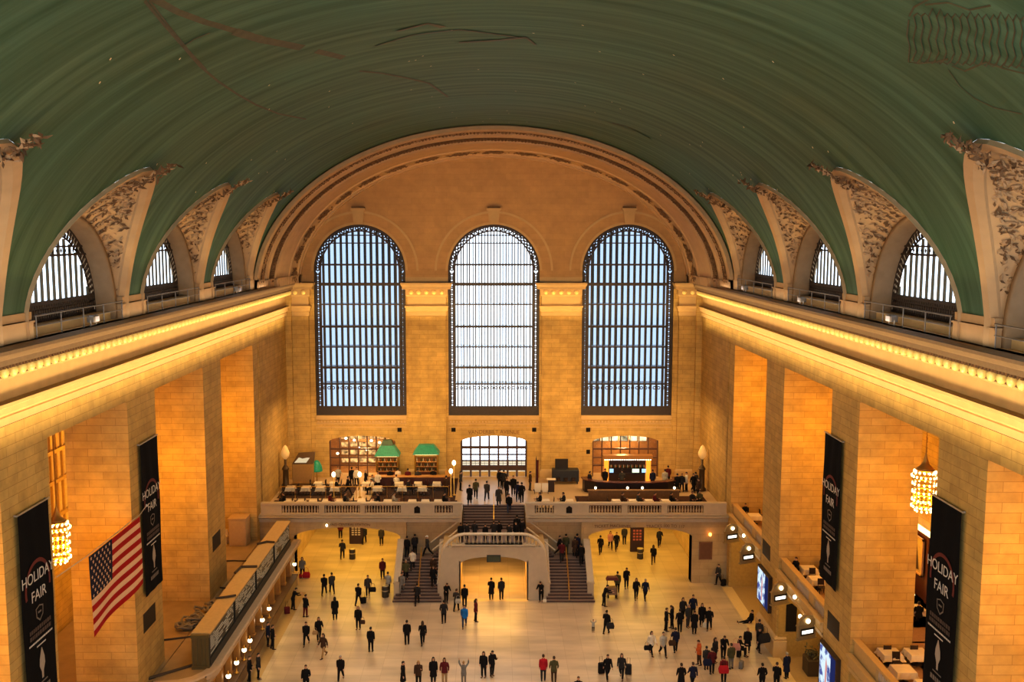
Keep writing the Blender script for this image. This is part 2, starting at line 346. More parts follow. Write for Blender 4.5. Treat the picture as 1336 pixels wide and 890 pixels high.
# ---- lunettes (moulded edge, plaster web with reliefs, arch reveal) + plinths
def lun_curves(n=28):
    g=[];w=[];a=[]
    for k in range(n+1):
        t=R(-90+180*k/n); y=5.6*sin(t); z=gz(y); x=VX(z)
        y2=5.18*sin(t); z2=gz(y2,5.18,6.05,25.75); x2=VX(z2)+.30
        g.append(Vector((x,y,z))); w.append(Vector((x2,y2,z2)))
        ta=R(-90+180*k/n); a.append(Vector((20.15,4.95*sin(ta),25.05+4.95*cos(ta))))
    ex=lambda L_,y,x: [Vector((x,-y,24.6))]+L_+[Vector((x,y,24.6))]
    return ex(g,5.6,VX(25.75)),ex(w,5.18,VX(25.75)+.3),ex(a,4.95,20.15)
G_,W_,A_=lun_curves()
def vn(p): return Vector((-p.x/VA**2,0,-(p.z-VZ)/VB**2)).normalized()
def leaf(mb,p,d,s,nrm):
    d=d.normalized(); sd=d.cross(nrm).normalized()
    t=[p-d*s,p+sd*s*.38+nrm*s*.1,p+d*s,p-sd*s*.38+nrm*s*.1]; top=p+nrm*s*.42
    i=mb.pts(t+[top])
    for q in ((0,1,4),(1,2,4),(2,3,4),(3,0,4)): mb.face([i[k] for k in q])
tn=3
for sg in (-1,1):
    for bi,yc in enumerate(BC[:4]):
        T=lambda p: (sg*p.x,yc+p.y,p.z)
        m=MB(); m.smooth=True; m.cur=0
        lp=[p+vn(p)*.20 for p in G_]; lp2=[p+(q-p)*.55+vn(p)*.24 for p,q in zip(G_,W_)]; lw=[q+vn(q)*.12 for q in W_]
        for A,B in ((G_,lp),(lp,lp2),(lp2,lw),(lw,W_)):
            m.smooth=False
            m.loft([[T(p) for p in A],[T(p) for p in B]],False)
        m.cur=1; m.smooth=True
        NS=8; rows=[]
        for i in range(NS+1):
            u=i/NS; rows.append([p.lerp(q,u)+Vector((.35*sin(pi*u),0,.0)) for p,q in zip(W_,A_)])
        m.loft([[T(p) for p in r] for r in rows],False)
        m.cur=0   # rounded arch lip then deep reveal
        lip=[p+Vector((-.22,0,0)) for p in A_]; ins=[Vector((20.2,p.y*.95,25.05+(p.z-25.05)*.95 if p.z>25.05 else p.z)) for p in A_]
        rv=[Vector((21.3,p.y,p.z)) for p in ins]
        m.cur=3
        m.loft([[T(p) for p in r] for r in (A_,lip,[Vector((20.0,p.y,p.z)) for p in ins],rv)],False)
        # reliefs
        rr=random.Random(100+bi*7+(sg>0)); 
        for i in range(1000):
            yy=rr.gauss(0,1.9)
            k=min(len(G_)-2,max(1,int((yy/5.0*.5+.5)*(len(G_)-1)))); f=rr.random()
            if rr.random()<.55: f=f**1.3
            p=W_[k].lerp(W_[k+1],rr.random()).lerp(A_[k],.05+.8*f)
            if p.z<26.8 and rr.random()<.75: continue
            e=(W_[k+1]-W_[k]); c=(A_[k]-W_[k]); nr=e.cross(c).normalized()
            if nr.x>0: nr=-nr
            p=p+Vector((.35*sin(pi*(.05+.8*f)),0,0))+nr*.05
            d=Vector((rr.uniform(-1,1),rr.uniform(-1,1),rr.uniform(-1,1))); d=d-nr*d.dot(nr)
            m.cur=2 if rr.random()<.42 else 4; m.smooth=False
            i0=len(m.v); leaf(m,p,d,rr.uniform(.07,.24),nr)
            for j in range(i0,len(m.v)): m.v[j]=T(Vector(m.v[j]))
        # finial spray of leaves at the tip
        tip=G_[len(G_)//2]
        for i in range(80):
            f=rr.random(); p=tip+Vector((-.9+2.2*f,rr.gauss(0,.28+.25*f),.45-1.25*f))+vn(tip)*.4
            d=Vector((rr.uniform(-1,.3),rr.uniform(-1,1),rr.uniform(-.5,1))); m.cur=2 if rr.random()<.7 else 4
            i0=len(m.v); leaf(m,p,d,rr.uniform(.12,.3),vn(tip))
            for j in range(i0,len(m.v)): m.v[j]=T(Vector(m.v[j]))
        # plinth blocks of the pier between this lunette and the next (nearer) one
        m.cur=0; m.smooth=False
        for y0,y1 in (((4.95,8.45),) if bi else ((4.95,6.6),)):
            m.box(sg*19.66,sg*21.3,yc+y0,yc+y1,24.6,25.3); m.box(sg*19.6,sg*21.3,yc+y0-.04,yc+y1+.04,25.3,25.38); m.box(sg*19.68,sg*21.3,yc+y0+.1,yc+y1-.1,25.42,25.76)
        struct(m.build('trim_%d'%tn,[trim_tan,web_tan,relief_shade_m,mat('grey_reveal_stone',(.34,.24,.15),.8,var=.2,scale=2),relief_l],fixn=False)); tn+=1
        # window behind
        wn='window_%d'%(tn+1)
        X=20.95
        m=MB()
        m.cur=0
        ro,ri=4.72,4.0
        arc=lambda r,n=28:[(r*sin(R(-90+180*k/n)),25.05+r*cos(R(-90+180*k/n))) for k in range(n+1)]
        Q=lambda y,z,x=X: (sg*x,yc+y,z)
        o_=[(-ro,24.6)]+arc(ro)+[(ro,24.6)]; o2=[(-ro+.14,24.6)]+arc(ro-.14)+[(ro-.14,24.6)]
        i_=[(-ri,24.6)]+arc(ri)+[(ri,24.6)]; i2=[(-ri-.12,24.6)]+arc(ri+.12)+[(ri+.12,24.6)]
        for A,B in ((o_,o2),(i2,i_)): m.loft([[Q(*p) for p in A],[Q(*p) for p in B]],False)
        # pierced ring border: small rosettes
        n=46
        for k in range(n+1):
            t=R(-90+180*k/n)
            for rr_,s in ((4.2,.17),(4.46,.17)):
                y,z=rr_*sin(t+(.03 if s<.13 else 0)),25.05+rr_*cos(t+(.03 if s<.13 else 0))
                m.poly([Q(y-s,z),Q(y,z-s),Q(y+s,z),Q(y,z+s)])
        # pierced base panel
        for r_ in range(5):
            for k in range(36):
                y=-4.3+k*.245+(.12 if r_%2 else 0); z=24.7+r_*.26; s=.155
                if abs(y)<4.4: m.ell(Q(y,z,X-.02),(.04,s*.8,s*.8),6,3)
        m.box(sg*(X-.06),sg*(X+.06),yc-4.4,yc+4.4,25.78,25.95); m.box(sg*(X-.0),sg*(X+.04),yc-4.5,yc+4.5,24.6,25.8)
        m.box(sg*(X-.06),sg*(X+.06),yc-4.0,yc+4.0,28.0,28.1); m.box(sg*(X-.06),sg*(X+.06),yc-3.9,yc+3.9,28.42,28.5)
        for k in range(17):
            y=-3.6+k*.45
            m.poly([Q(y-.12,28.25),Q(y,28.1),Q(y+.12,28.25),Q(y,28.42)])
        f=m.build(wn,[iron],fixn=False); struct(f)
        m=MB()
        for k in range(13):
            y=-3.75+k*.625; zt=25.05+sqrt(max(.01,3.98**2-y*y))
            m.box(sg*(X+.0),sg*(X+.03),yc+y-.15,yc+y+.15,25.9,zt)
        m.build('mullion',[mat('lunette_mullion',(.16,.19,.20),.5)],f)
        m=MB(); m.poly([Q(y,z,X+.05) for y,z in ([(-4.4,24.6)]+arc(4.5)+[(4.4,24.6)])]); m.build('pane',[GLASS],f,fixn=False)
        # railing on the ledge
        m=MB()
        for z,r in ((25.55,.035),(25.1,.025)): m.tube([(sg*19.62,yc-4.9,z),(sg*19.62,yc+4.9,z)],r,6)
        r_=m.build('ledge_railing',[mat('railing_grey',(.22,.19,.17),.5,.3)])
        for k in range(5):
            p=MB(); y=-4.8+k*2.4; p.tube([(sg*19.62,yc+y,24.6),(sg*19.62,yc+y,25.57)],.03,6); p.build('post',[MATS['railing_grey']],r_)
        which=['farthest','second farthest','second nearest','nearest'][bi]
        tag(r_,'thin railing on the %s cornice ledge below the %s arched window'%('left' if sg<0 else 'right',which),'railing',group='cornice ledge railings')
        m=MB(); m.box(sg*20.2,sg*20.9,yc-4.9,yc+4.9,24.6,25.0); struct(m.build('trim_%d'%(30+tn),[caen_plain]))

# ---- end arch ring (deep stepped archivolt)
prof=[(79.45,0,0),(79.2,.12,0),(79.2,.42,0),(79.55,.55,0),(79.6,.50,1),(81.0,.55,1),(81.05,.70,0),(81.4,.85,0),(81.45,.80,2),(82.9,.95,2),(82.95,1.1,0),(83.6,1.2,3),(86.9,1.30,3),(87.0,1.42,0),(87.3,1.42,3),(87.35,1.36,3),(89.9,1.45,3),(89.95,1.6,0),(90.3,1.62,0),(90.3,1.75,0),(90.75,1.78,3)]
m=MB(); m.smooth=True; n=72
def ering(y,ins):
    a,b=VA-ins,VB-ins
    return [(a,y,24.6)]+[(a*cos(pi*k/n),y,VZ+b*sin(pi*k/n)) for k in range(2,n-1)]+[(-a,y,24.6)]
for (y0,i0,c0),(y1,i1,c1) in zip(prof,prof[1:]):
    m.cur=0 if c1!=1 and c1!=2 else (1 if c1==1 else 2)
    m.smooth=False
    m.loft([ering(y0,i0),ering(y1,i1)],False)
rr=random.Random(5)
def onring(y,ins,t): 
    a,b=VA-ins,VB-ins; p=Vector((a*cos(t),y,VZ+b*sin(t))); return p,Vector((-cos(t)/a,0,-sin(t)/b)).normalized()
for k in range(210):     # guilloche and hollow
    t=pi*(k+.5)/210
    if .06<t<pi-.06:
        for yy,ins,cc,s in ((79.95,.52,3,.24),(80.55,.54,3,.24),(80.25,.53,4,.2),(81.8,.84,3,.26),(82.5,.92,3,.26),(82.15,.9,3,.3)):
            if rr.random()<.12: continue
            p,nr=onring(yy,ins,t); m.cur=cc; d=Vector((rr.uniform(-.6,.6),rr.uniform(-1,1),rr.uniform(-.6,.6)))
            leaf(m,p+nr*.02,d-nr*d.dot(nr),s*rr.uniform(.8,1.2),nr)
for k in range(19):      # rosettes
    t=pi*(k+.5)/19
    for j in range(80):
        tt=t+rr.gauss(0,.027); yy=88.65+rr.gauss(0,.52)
        if not 87.5<yy<89.8: continue
        p,nr=onring(yy,1.41,tt); m.cur=3; d=Vector((rr.uniform(-1,1),rr.uniform(-1,1),rr.uniform(-1,1))); leaf(m,p+nr*.02,d-nr*d.dot(nr),rr.uniform(.14,.36),nr)
# plinth
m.cur=0
for sg in (-1,1):
    m.box(sg*19.62,sg*20.6,79.1,79.75,24.6,25.35); m.box(sg*19.7,sg*20.6,79.1,79.6,25.35,26.2)
    m.box(sg*17.9,sg*20.2,79.3,90.7,24.6,25.25) if False else None
    for (y0,i0,_),(y1,i1,_) in zip(prof[2:],prof[3:]):
        m.box(sg*(VA-max(i0,i1)-.06),sg*20.4,min(y0,y1),max(y0,y1)+.01,24.6,25.35)
        m.box(sg*(VA-max(i0,i1)-.14),sg*20.4,min(y0,y1),max(y0,y1)+.01,25.2,25.35)
struct(m.build('trim_60',[trim_tan,mat('guilloche_ground',(.44,.27,.14),.8),mat('hollow_ground',(.28,.17,.09),.8),relief_shade_m,relief_l],fixn=False))

# ---- end wall
WC=[-12.6,0,12.6]; WH=4.3
def dz(x):   # door arch height at offset x from a bay centre
    return 9.35+.6*sqrt(max(0,1-(x/3.18)**2))
m=MB(); m.cur=0
Yf=90.7
def strip(xs,zb,zt,y=Yf):
    for a,b in zip(xs,xs[1:]): m.quad((a,y,zb(a,b,0)),(b,y,zb(a,b,1)),(b,y,zt(a,b,1)),(a,y,zt(a,b,0)))
pick=lambda f: (lambda a,b,k: f(a if k==0 else b))
for xc in WC:
    xs=[xc+WH*sin(R(-90+180*k/32)) for k in range(33)]
    ell=lambda x: VZ+12.25*sqrt(max(0,1-(x/18.6)**2))
    m.cur=1; strip(xs,pick(lambda x:25.7+sqrt(max(0,WH**2-(x-xc)**2))),pick(ell)); m.cur=0
    xs=[xc-WH,xc-3.18]+[xc+3.18*sin(R(-90+180*k/20)) for k in range(1,20)]+[xc+3.18,xc+WH]
    strip([xc-WH,xc-3.18],pick(lambda x:DECK-.3),pick(lambda x:11.7)); strip([xc+3.18,xc+WH],pick(lambda x:DECK-.3),pick(lambda x:11.7))
    xs=[xc+3.18*sin(R(-90+180*k/20)) for k in range(21)]
    strip(xs,pick(lambda x:dz(x-xc)),pick(lambda x:11.7))
    # reveals
    arch=[(xc-WH,11.7)]+[(xc+WH*sin(R(-90+180*k/32)),25.7+WH*cos(R(-90+180*k/32))) for k in range(33)]+[(xc+WH,11.7)]
    m.loft([[(x,Yf,z) for x,z in arch],[(x,Yf+.9,z) for x,z in arch]],False)
    m.quad((xc-WH,Yf,11.7),(xc+WH,Yf,11.7),(xc+WH,Yf+.9,11.7),(xc-WH,Yf+.9,11.7))
    da=[(xc-3.18,DECK)]+[(x,dz(x-xc)) for x in xs]+[(xc+3.18,DECK)]
    m.loft([[(x,Yf,z) for x,z in da],[(x,Yf+.5,z) for x,z in da]],False)
    # mouldings : sill band, ring round the window, keystone
    m.cur=2
    m.box(xc-WH,xc+WH,Yf-.16,Yf+.1,11.55,11.95); m.box(xc-WH,xc+WH,Yf-.1,Yf+.1,11.1,11.2)
    for k in range(28): m.box(xc-WH+.1+k*.305,xc-WH+.28+k*.305,Yf-.1,Yf,11.24,11.42)
    m.box(xc-WH,xc+WH,Yf-.05,Yf+.05,10.75,10.82)
    for r0,r1,o in ((WH+.02,WH+.22,.06),(5.35,5.55,.05)):
        A=[[(xc+r*sin(R(-90+180*k/40)),Yf-oo,25.7+r*cos(R(-90+180*k/40))) for k in range(41)] for r,oo in ((r0,0),(r0,o),(r1,o),(r1,0))]
        m.loft(A,False)
    m.prism([(-.42,30.0),(.42,30.0),(.55,31.3),(-.55,31.3)],-.35,Matrix.Translation((xc,Yf,0)))
    m.box(xc-.68,xc+.68,Yf-.5,Yf,31.3,31.5)
    m.cur=3; m.box(xc-.6,xc+.6,Yf-.42,Yf,31.5,31.62); m.cur=0
m.cur=1   # tympanum over the piers
ell=lambda x: VZ+12.25*sqrt(max(0,1-(x/18.6)**2))
for a,b in ((-18.5,-16.9),(-8.3,-4.3),(4.3,8.3),(16.9,18.5)):
    xs=[a+(b-a)*k/8 for k in range(9)]; strip(xs,pick(lambda x:24.3),pick(ell))
m.cur=0
for a,b in ((-8.3,-4.3),(4.3,8.3)):
    m.box(a,b,Yf-.02,Yf+.9,DECK-.3,24.6); m.box(a+.22,b-.22,Yf-.32,Yf,DECK-.3,24.5)
for sg in (-1,1):
    m.box(sg*16.9,sg*20,Yf-.02,Yf+.9,DECK-.3,24.6); m.box(sg*17.4,sg*18.95,Yf-.32,Yf,DECK-.3,24.5); m.box(sg*18.95,sg*19.6,Yf-.75,Yf,DECK-.3,24.5)
m.cur=2
PE=[(o*.62,z) for o,z in ENT[1:]]
for a,b in ((-8.08,-4.52),(4.52,8.08),(-18.95,-17.4),(17.4,18.95)):
    sweep(m,[(a,Yf),(a,Yf-.32),(b,Yf-.32),(b,Yf)],PE,side=1)
    m.poly([(a-.6,Yf-.95,24.6),(b+.6,Yf-.95,24.6),(b+.6,Yf,24.6),(a-.6,Yf,24.6)])
    m.cur=4; m.smooth=True
    nn=int((b-a)/.62); 
    for k in range(nn): m.ell((a+(b-a)*(k+.5)/nn,Yf-.58,23.68),(.22,.14,.2),8,5)
    m.smooth=False; m.cur=2
    # base
    sweep(m,[(a,Yf),(a,Yf-.32),(b,Yf-.32),(b,Yf)],[(0,DECK),(.15,DECK),(.15,DECK+.7),(.05,DECK+.85),(0,DECK+.9)],side=1)
m.cur=2; m.box(-8.3,-4.3,Yf-.06,Yf,24.6,25.1); m.box(4.3,8.3,Yf-.06,Yf,24.6,25.1)
struct(m.build('wall_far',[caen,caen_up,caen_plain,relief_shade_m,gold],fixn=False))
m=MB(); m.cur=0  # carved letters are separate; small dark square vents on the end wall
for x in (-9.0,-3.85,3.85,9.0): m.box(x-.2,x+.2,Yf-.37 if abs(x)<4 and False else Yf-.05,Yf+.02,10.35,10.75)
m.box(8.85,9.2,Yf-.05,Yf+.02,8.2,8.6)
struct(m.build('trim_61',[dark_open]))

m=MB()
for a,b in ((-20,-16.9),(-8.3,-4.3),(4.3,8.3),(16.9,20)): m.box(a,b,-1.6,-1.0,0,39)
for xc in WC: m.box(xc-4.3,xc+4.3,-1.6,-1.0,0,12); m.box(xc-4.3,xc+4.3,-1.6,-1.0,29.5,39)
struct(m.build('wall_near',[caen]))
# ---- great windows of the end wall
HZ=[(24.42,.28),(22.5,.10),(20.4,.18),(18.46,.10),(16.5,.18),(14.92,.12),(26.25,.16),(28.27,.1),(29.0,.1)]
for wi,xc in enumerate(WC):
    m=MB(); Y=91.0
    arc=lambda r,n=40:[(xc+r*sin(R(-90+180*k/n)),25.7+r*cos(R(-90+180*k/n))) for k in range(n+1)]
    full=lambda r:[(xc-r,11.9)]+arc(r)+[(xc+r,11.9)]
    for r0,r1 in ((4.32,4.12),(3.78,3.64)):
        A=[[(x,y,z) for x,z in full(r)] for r,y in ((r0,Y),(r0,Y-.12),(r1,Y-.12),(r1,Y))]; m.loft(A,False)
    m.box(xc-4.3,xc+4.3,Y-.14,Y+.05,11.9,12.78)
    f=m.build('window_%d'%(wi+1),[iron],fixn=False); struct(f)
    m=MB()   # pierced scroll border
    pts=[(xc+s*3.95,12.9+k*.44,0) for s in (-1,1) for k in range(29)]+[(xc+3.95*sin(t),25.7+3.95*cos(t),t) for t in [R(-88+176*k/27) for k in range(28)]]
    for x,z,t in pts:
        for j in range(8):
            a0=2*pi*j/8;a1=2*pi*(j+1)/8
            m.quad((x+.2*cos(a0),Y-.06,z+.2*sin(a0)),(x+.2*cos(a1),Y-.06,z+.2*sin(a1)),(x+.075*cos(a1),Y-.06,z+.075*sin(a1)),(x+.075*cos(a0),Y-.06,z+.075*sin(a0)))
        for dx_,dz_ in ((-.16,.22),(.16,.22)):
            m.poly([(x+dx_-.14,Y-.06,z+dz_),(x+dx_,Y-.06,z+dz_-.14),(x+dx_+.14,Y-.06,z+dz_),(x+dx_,Y-.06,z+dz_+.14)])
    for k in range(18):
        x=xc-3.5+k*.412
        for j in range(8):
            a0=2*pi*j/8;a1=2*pi*(j+1)/8; z=14.55
            m.quad((x+.17*cos(a0),Y-.06,z+.17*sin(a0)),(x+.17*cos(a1),Y-.06,z+.17*sin(a1)),(x+.09*cos(a1),Y-.06,z+.09*sin(a1)),(x+.09*cos(a0),Y-.06,z+.09*sin(a0)))
    m.build('scroll_border',[iron],f,fixn=False)
    m=MB()
    for k in range(13):
        x=-3.42+k*.57; zt=25.7+sqrt(max(.01,3.7**2-x*x)); m.box(xc+x-.055,xc+x+.055,Y-.08,Y+.04,12.7,zt)
    m.build('mullion',[iron],f)
    m=MB()
    for z,h in HZ:
        hw=3.7 if z<25.7 else sqrt(max(.1,3.72**2-(z-25.7)**2)); m.box(xc-hw,xc+hw,Y-.1,Y+.06,z-h/2,z+h/2)
    m.build('transom',[iron],f)
    m=MB()   # outer leaf of the double window and the glass walkways between
    for k in range(14):
        x=-3.7+k*.57; zt=25.7+sqrt(max(.01,4.0**2-x*x)) if abs(x)<4 else 25.7; w_=.05 if xc==0 else .115
        m.box(xc+x-w_,xc+x+w_,Y+1.5,Y+1.56,12,zt)
    m.build('outer_mullion',[iron2],f)
    m=MB()
    for z in (26.25,22.5,20.4,18.46,16.5,14.92): m.box(xc-3.75,xc+3.75,Y+.1,Y+1.5,z-.05,z+.05)
    m.build('glass_walkway',[mat('walkway_glass',(.45,.5,.55),.3,var=.1)],f)
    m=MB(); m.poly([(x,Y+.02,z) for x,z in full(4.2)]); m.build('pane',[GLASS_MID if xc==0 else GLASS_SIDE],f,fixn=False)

# ---- doors and lit openings under the great windows
def segopen(m,xc,y,inset,z0=DECK,ztop=None):
    pass
doorm=mat('bronze_door',(.09,.05,.035),.45,.3,var=.3)
Y=91.1
m=MB()
for k in range(8):
    x=-3.1+k*.886; m.box(x-.09,x+.09,Y-.1,Y+.1,DECK,dz(max(-3.1,min(3.1,x)))-.02)
for z,h in ((6.75,.5),(7.45,.12),(8.05,.12),(8.75,.25)): m.box(-3.15,3.15,Y-.08,Y+.08,z-h/2,z+h/2)
d=m.build('door_1',[doorm]); struct(d)
m=MB()
for k in range(7):
    xm=-3.1+(k+.5)*.886
    for z0,z1 in ((7.0,7.4),(7.5,8.0),(8.1,8.6)): m.box(xm-.012,xm+.012,Y-.05,Y+.05,z0,z1); m.box(xm-.36,xm+.36,Y-.05,Y+.05,(z0+z1)/2-.012,(z0+z1)/2+.012)
m.build('glazing_bar',[doorm],d)
m=MB(); xs=[3.1*sin(R(-90+180*k/20)) for k in range(21)]
m.poly([(-3.1,Y,6.4)]+[(x,Y,dz(x)) for x in xs]+[(3.1,Y,6.4)]); m.build('pane',[GLASS],d,fixn=False)
m=MB()
for k in range(7): m.box(-3.1+k*.886+.1,-3.1+(k+1)*.886-.1,Y-.06,Y+.04,DECK+.02,DECK+.5)
m.build('kick_panel',[mat('brass_kick_panel',(.62,.46,.2),.4,.3)],d)
# bar openings left and right: lit glazed screens
for di,xc in ((2,-12.6),(3,12.6)):
    m=MB()
    for k in range(8):
        x=-3.1+k*.886; m.box(xc+x-.05,xc+x+.05,Y-.08,Y+.08,DECK,dz(max(-3.1,min(3.1,x)))-.02)
    for z,h in ((8.6,.16),(7.75,.10),(7.0,.1)): m.box(xc-3.15,xc+3.15,Y-.07,Y+.07,z-h/2,z+h/2)
    d=m.build('door_%d'%di,[mat('bar_screen_wood',(.12,.055,.03),.4)]); struct(d)
    m=MB(); m.poly([(xc-3.1,Y+.02,DECK)]+[(xc+x,Y+.02,dz(x)) for x in xs]+[(xc+3.1,Y+.02,DECK)]); m.build('pane',[GLASS],d,fixn=False)
# lit restaurant room behind them
m=MB()
for xc in (-12.6,12.6):
    m.box(xc-4.2,xc+4.2,95.4,95.6,DECK-.2,11); m.box(xc-4.3,xc-4.2,91.6,95.6,DECK-.2,11); m.box(xc+4.2,xc+4.3,91.6,95.6,DECK-.2,11); m.box(xc-4.2,xc+4.2,91.6,95.6,10.9,11.1)
    m.box(xc-4.2,xc+4.2,90.7,95.6,DECK-.25,DECK-.05)
struct(m.build('wall_restaurant',[mat('warm_back_room',(.34,.18,.07),.7,var=.4,scale=2)]))

# ---- balcony deck and the wall under it
m=MB()
for sg in (-1,1): m.box(sg*2.68,sg*20,78.3,92.5,5.32,DECK)
m.box(-2.68,2.68,81.34,92.5,5.32,DECK)
m.cur=1
m.box(-20,20,92.5,92.6,5.3,DECK)
m.cur=2
m.quad((-19.2,78.4,DECK+.006),(-3.2,78.4,DECK+.006),(-3.2,82.6,DECK+.006),(-19.2,82.6,DECK+.006)); m.quad((-19.2,83.3,DECK+.006),(-12.6,83.3,DECK+.006),(-12.6,88,DECK+.006),(-19.2,88,DECK+.006)); m.quad((-10.9,82.6,DECK+.006),(-3.4,82.6,DECK+.006),(-3.4,90.3,DECK+.006),(-10.9,90.3,DECK+.006)); m.quad((7.2,78.4,DECK+.006),(18.6,78.4,DECK+.006),(18.6,84,DECK+.006),(7.2,84,DECK+.006)); m.quad((2.9,78.4,DECK+.006),(5.6,78.4,DECK+.006),(5.6,80.2,DECK+.006),(2.9,80.2,DECK+.006))
deckm=FLOOR
struct(m.build('floor_balcony',[mat('balcony_marble',(.60,.44,.26),.3,var=.14,scale=.8),caen,mat('dining_carpet',(.075,.035,.02),.8,var=.4,scale=4)]))
m=MB()
AX=[(-16.66,-7.8),(7.9,16.55)]
def az(x,a,b): 
    u=(x-(a+b)/2)/((b-a)/2); return 3.9+.88*sqrt(max(0,1-u*u*.98))
Yw=78.35
for a,b in AX:
    xs=[(a+b)/2+(b-a)/2*sin(R(-90+180*k/24)) for k in range(25)]
    for p,q in zip(xs,xs[1:]):
        m.quad((p,Yw,az(p,a,b)),(q,Yw,az(q,a,b)),(q,Yw,5.35),(p,Yw,5.35))
    A=[(a,0)]+[(x,az(x,a,b)) for x in xs]+[(b,0)]
    m.loft([[(x,Yw,z) for x,z in A],[(x,Yw+1.1,z) for x,z in A]],False)
for a,b in ((-20,-16.66),(16.55,20)): m.box(a,b,Yw,Yw+1.1,0,5.35)
for a,b in ((-7.8,-7.3),(7.3,7.9)): m.box(a,b,Yw,Yw+1.1,0,5.35)
m.box(-7.8,-2.7,78.85,80.2,0,5.35); m.box(2.7,7.8,78.85,80.2,0,5.35)
# passages beyond
m.box(-18.2,-17.6,79.4,99,0,5.3); m.box(-7.8,-7.3,79.4,99,0,5.3); m.box(17.6,18.2,79.4,99,0,5.3); m.box(7.3,7.9,79.4,99,0,5.3); m.box(-18,18,98.5,99,0,5.3)
m.box(-20,20,92.5,99,5.3,5.5)
struct(m.build('wall_balcony',[stone('balcony_wall_stone',(.55,.40,.22),(.50,.36,.19),(.38,.26,.13),bw=1.5,bh=.6,var=.16)],fixn=False))
# entablature of the balcony front
m=MB()
BE=[(0,5.25),(.12,5.28),(.12,5.55),(.2,5.6),(.36,5.72),(.36,5.84),(.1,5.9),(0,5.92)]
for a,b in ((-19.5,-2.66),(2.66,19.5)):
    sweep(m,[(a,78.3),(b,78.3),] if a<0 else [(a,78.3),(b,78.3)],BE,side=1)
for sg in (-1,1): m.box(sg*2.66,sg*2.9,78.0,81.4,5.3,DECK+.02)
struct(m.build('trim_62',[marble],fixn=False))
# ================================================================ things
lamp_w=emis('lamp_globe_glow',(1,.84,.55),5)
bulb_m=emis('bulb_glow',(1,.68,.28),7)
step_m=mat('stair_riser_stone',(.085,.05,.042),.5,var=.25); tread_m=mat('stair_tread_stone',(.24,.17,.14),.4,var=.2)
balm=MATS['pale_marble']

def baluster_mesh(h=.62):
    m=MB(); m.smooth=True
    m.lathe([(.05,0),(.05,.04),(.035,.07),(.05,.12),(.075,.2),(.08,.27),(.06,.36),(.035,.47),(.03,.52),(.05,.56),(.05,h)],n=8)
    o=m.build('baluster',[balm]); return o
BAL=baluster_mesh(); BAL_ME=BAL.data; bpy.data.objects.remove(BAL)
def baluster(parent,loc,sz=1.0):
    o=bpy.data.objects.new('baluster',BAL_ME); C.objects.link(o); o.parent=parent; o.location=loc; o.scale=(1,1,sz); return o

# ---- balcony balustrades
for sg,nm in ((-1,'left'),(1,'right')):
    root=empty('balustrade',(sg*11,78.15,DECK))
    P=lambda x,y,z:(x-sg*11,y-78.15,z-DECK)
    m=MB()
    def bx(x0,x1,y0,y1,z0,z1): 
        a=P(x0,y0,z0); b=P(x1,y1,z1); m.box(a[0],b[0],a[1],b[1],a[2],b[2])
    bx(sg*2.66,sg*19.3,78.0,78.36,DECK,DECK+.16)
    m.build('base_course',[balm],root)
    m=MB(); bx(sg*2.6,sg*19.3,77.96,78.4,6.82,6.97); bx(sg*2.66,sg*19.3,78.0,78.36,6.76,6.82); m.build('handrail',[balm],root)
    groups=[(-17.6,-14.5),(-14.05,-11.1),(-10.7,-7.7),(-4.9,-3.4)] if sg<0 else [(3.4,5.0),(7.9,10.6),(11.1,13.9),(14.4,17.4)]
    gs=sorted(groups); sol=[]; prev=-19.3 if sg<0 else 2.66
    for a,b in gs: sol.append((prev,a)); prev=b
    sol.append((prev,-2.66 if sg<0 else 19.3))
    for a,b in sol: m=MB(); bx(a,b,78.04,78.32,DECK+.1,6.78); m.build('solid_panel',[balm],root)
    for a,b in gs:
        n=round((b-a)/.235)
        for k in range(n): baluster(root,P(a+(b-a)*(k+.5)/n,78.18,DECK+.14))
    xx=-6.35 if sg<0 else 6.25
    m=MB(); m.prism([(xx-.24-sg*11,.25),(xx+.24-sg*11,.25),(xx+.24-sg*11,.7),(xx-sg*11,.86),(xx-.24-sg*11,.7)],.05,Matrix.Translation((0,-.15,-.05))); m.build('dark_plaque',[dark_open],root)
    tag(root,'pale marble balustrade along the balcony edge %s of the central stairs'%nm,'balustrade')

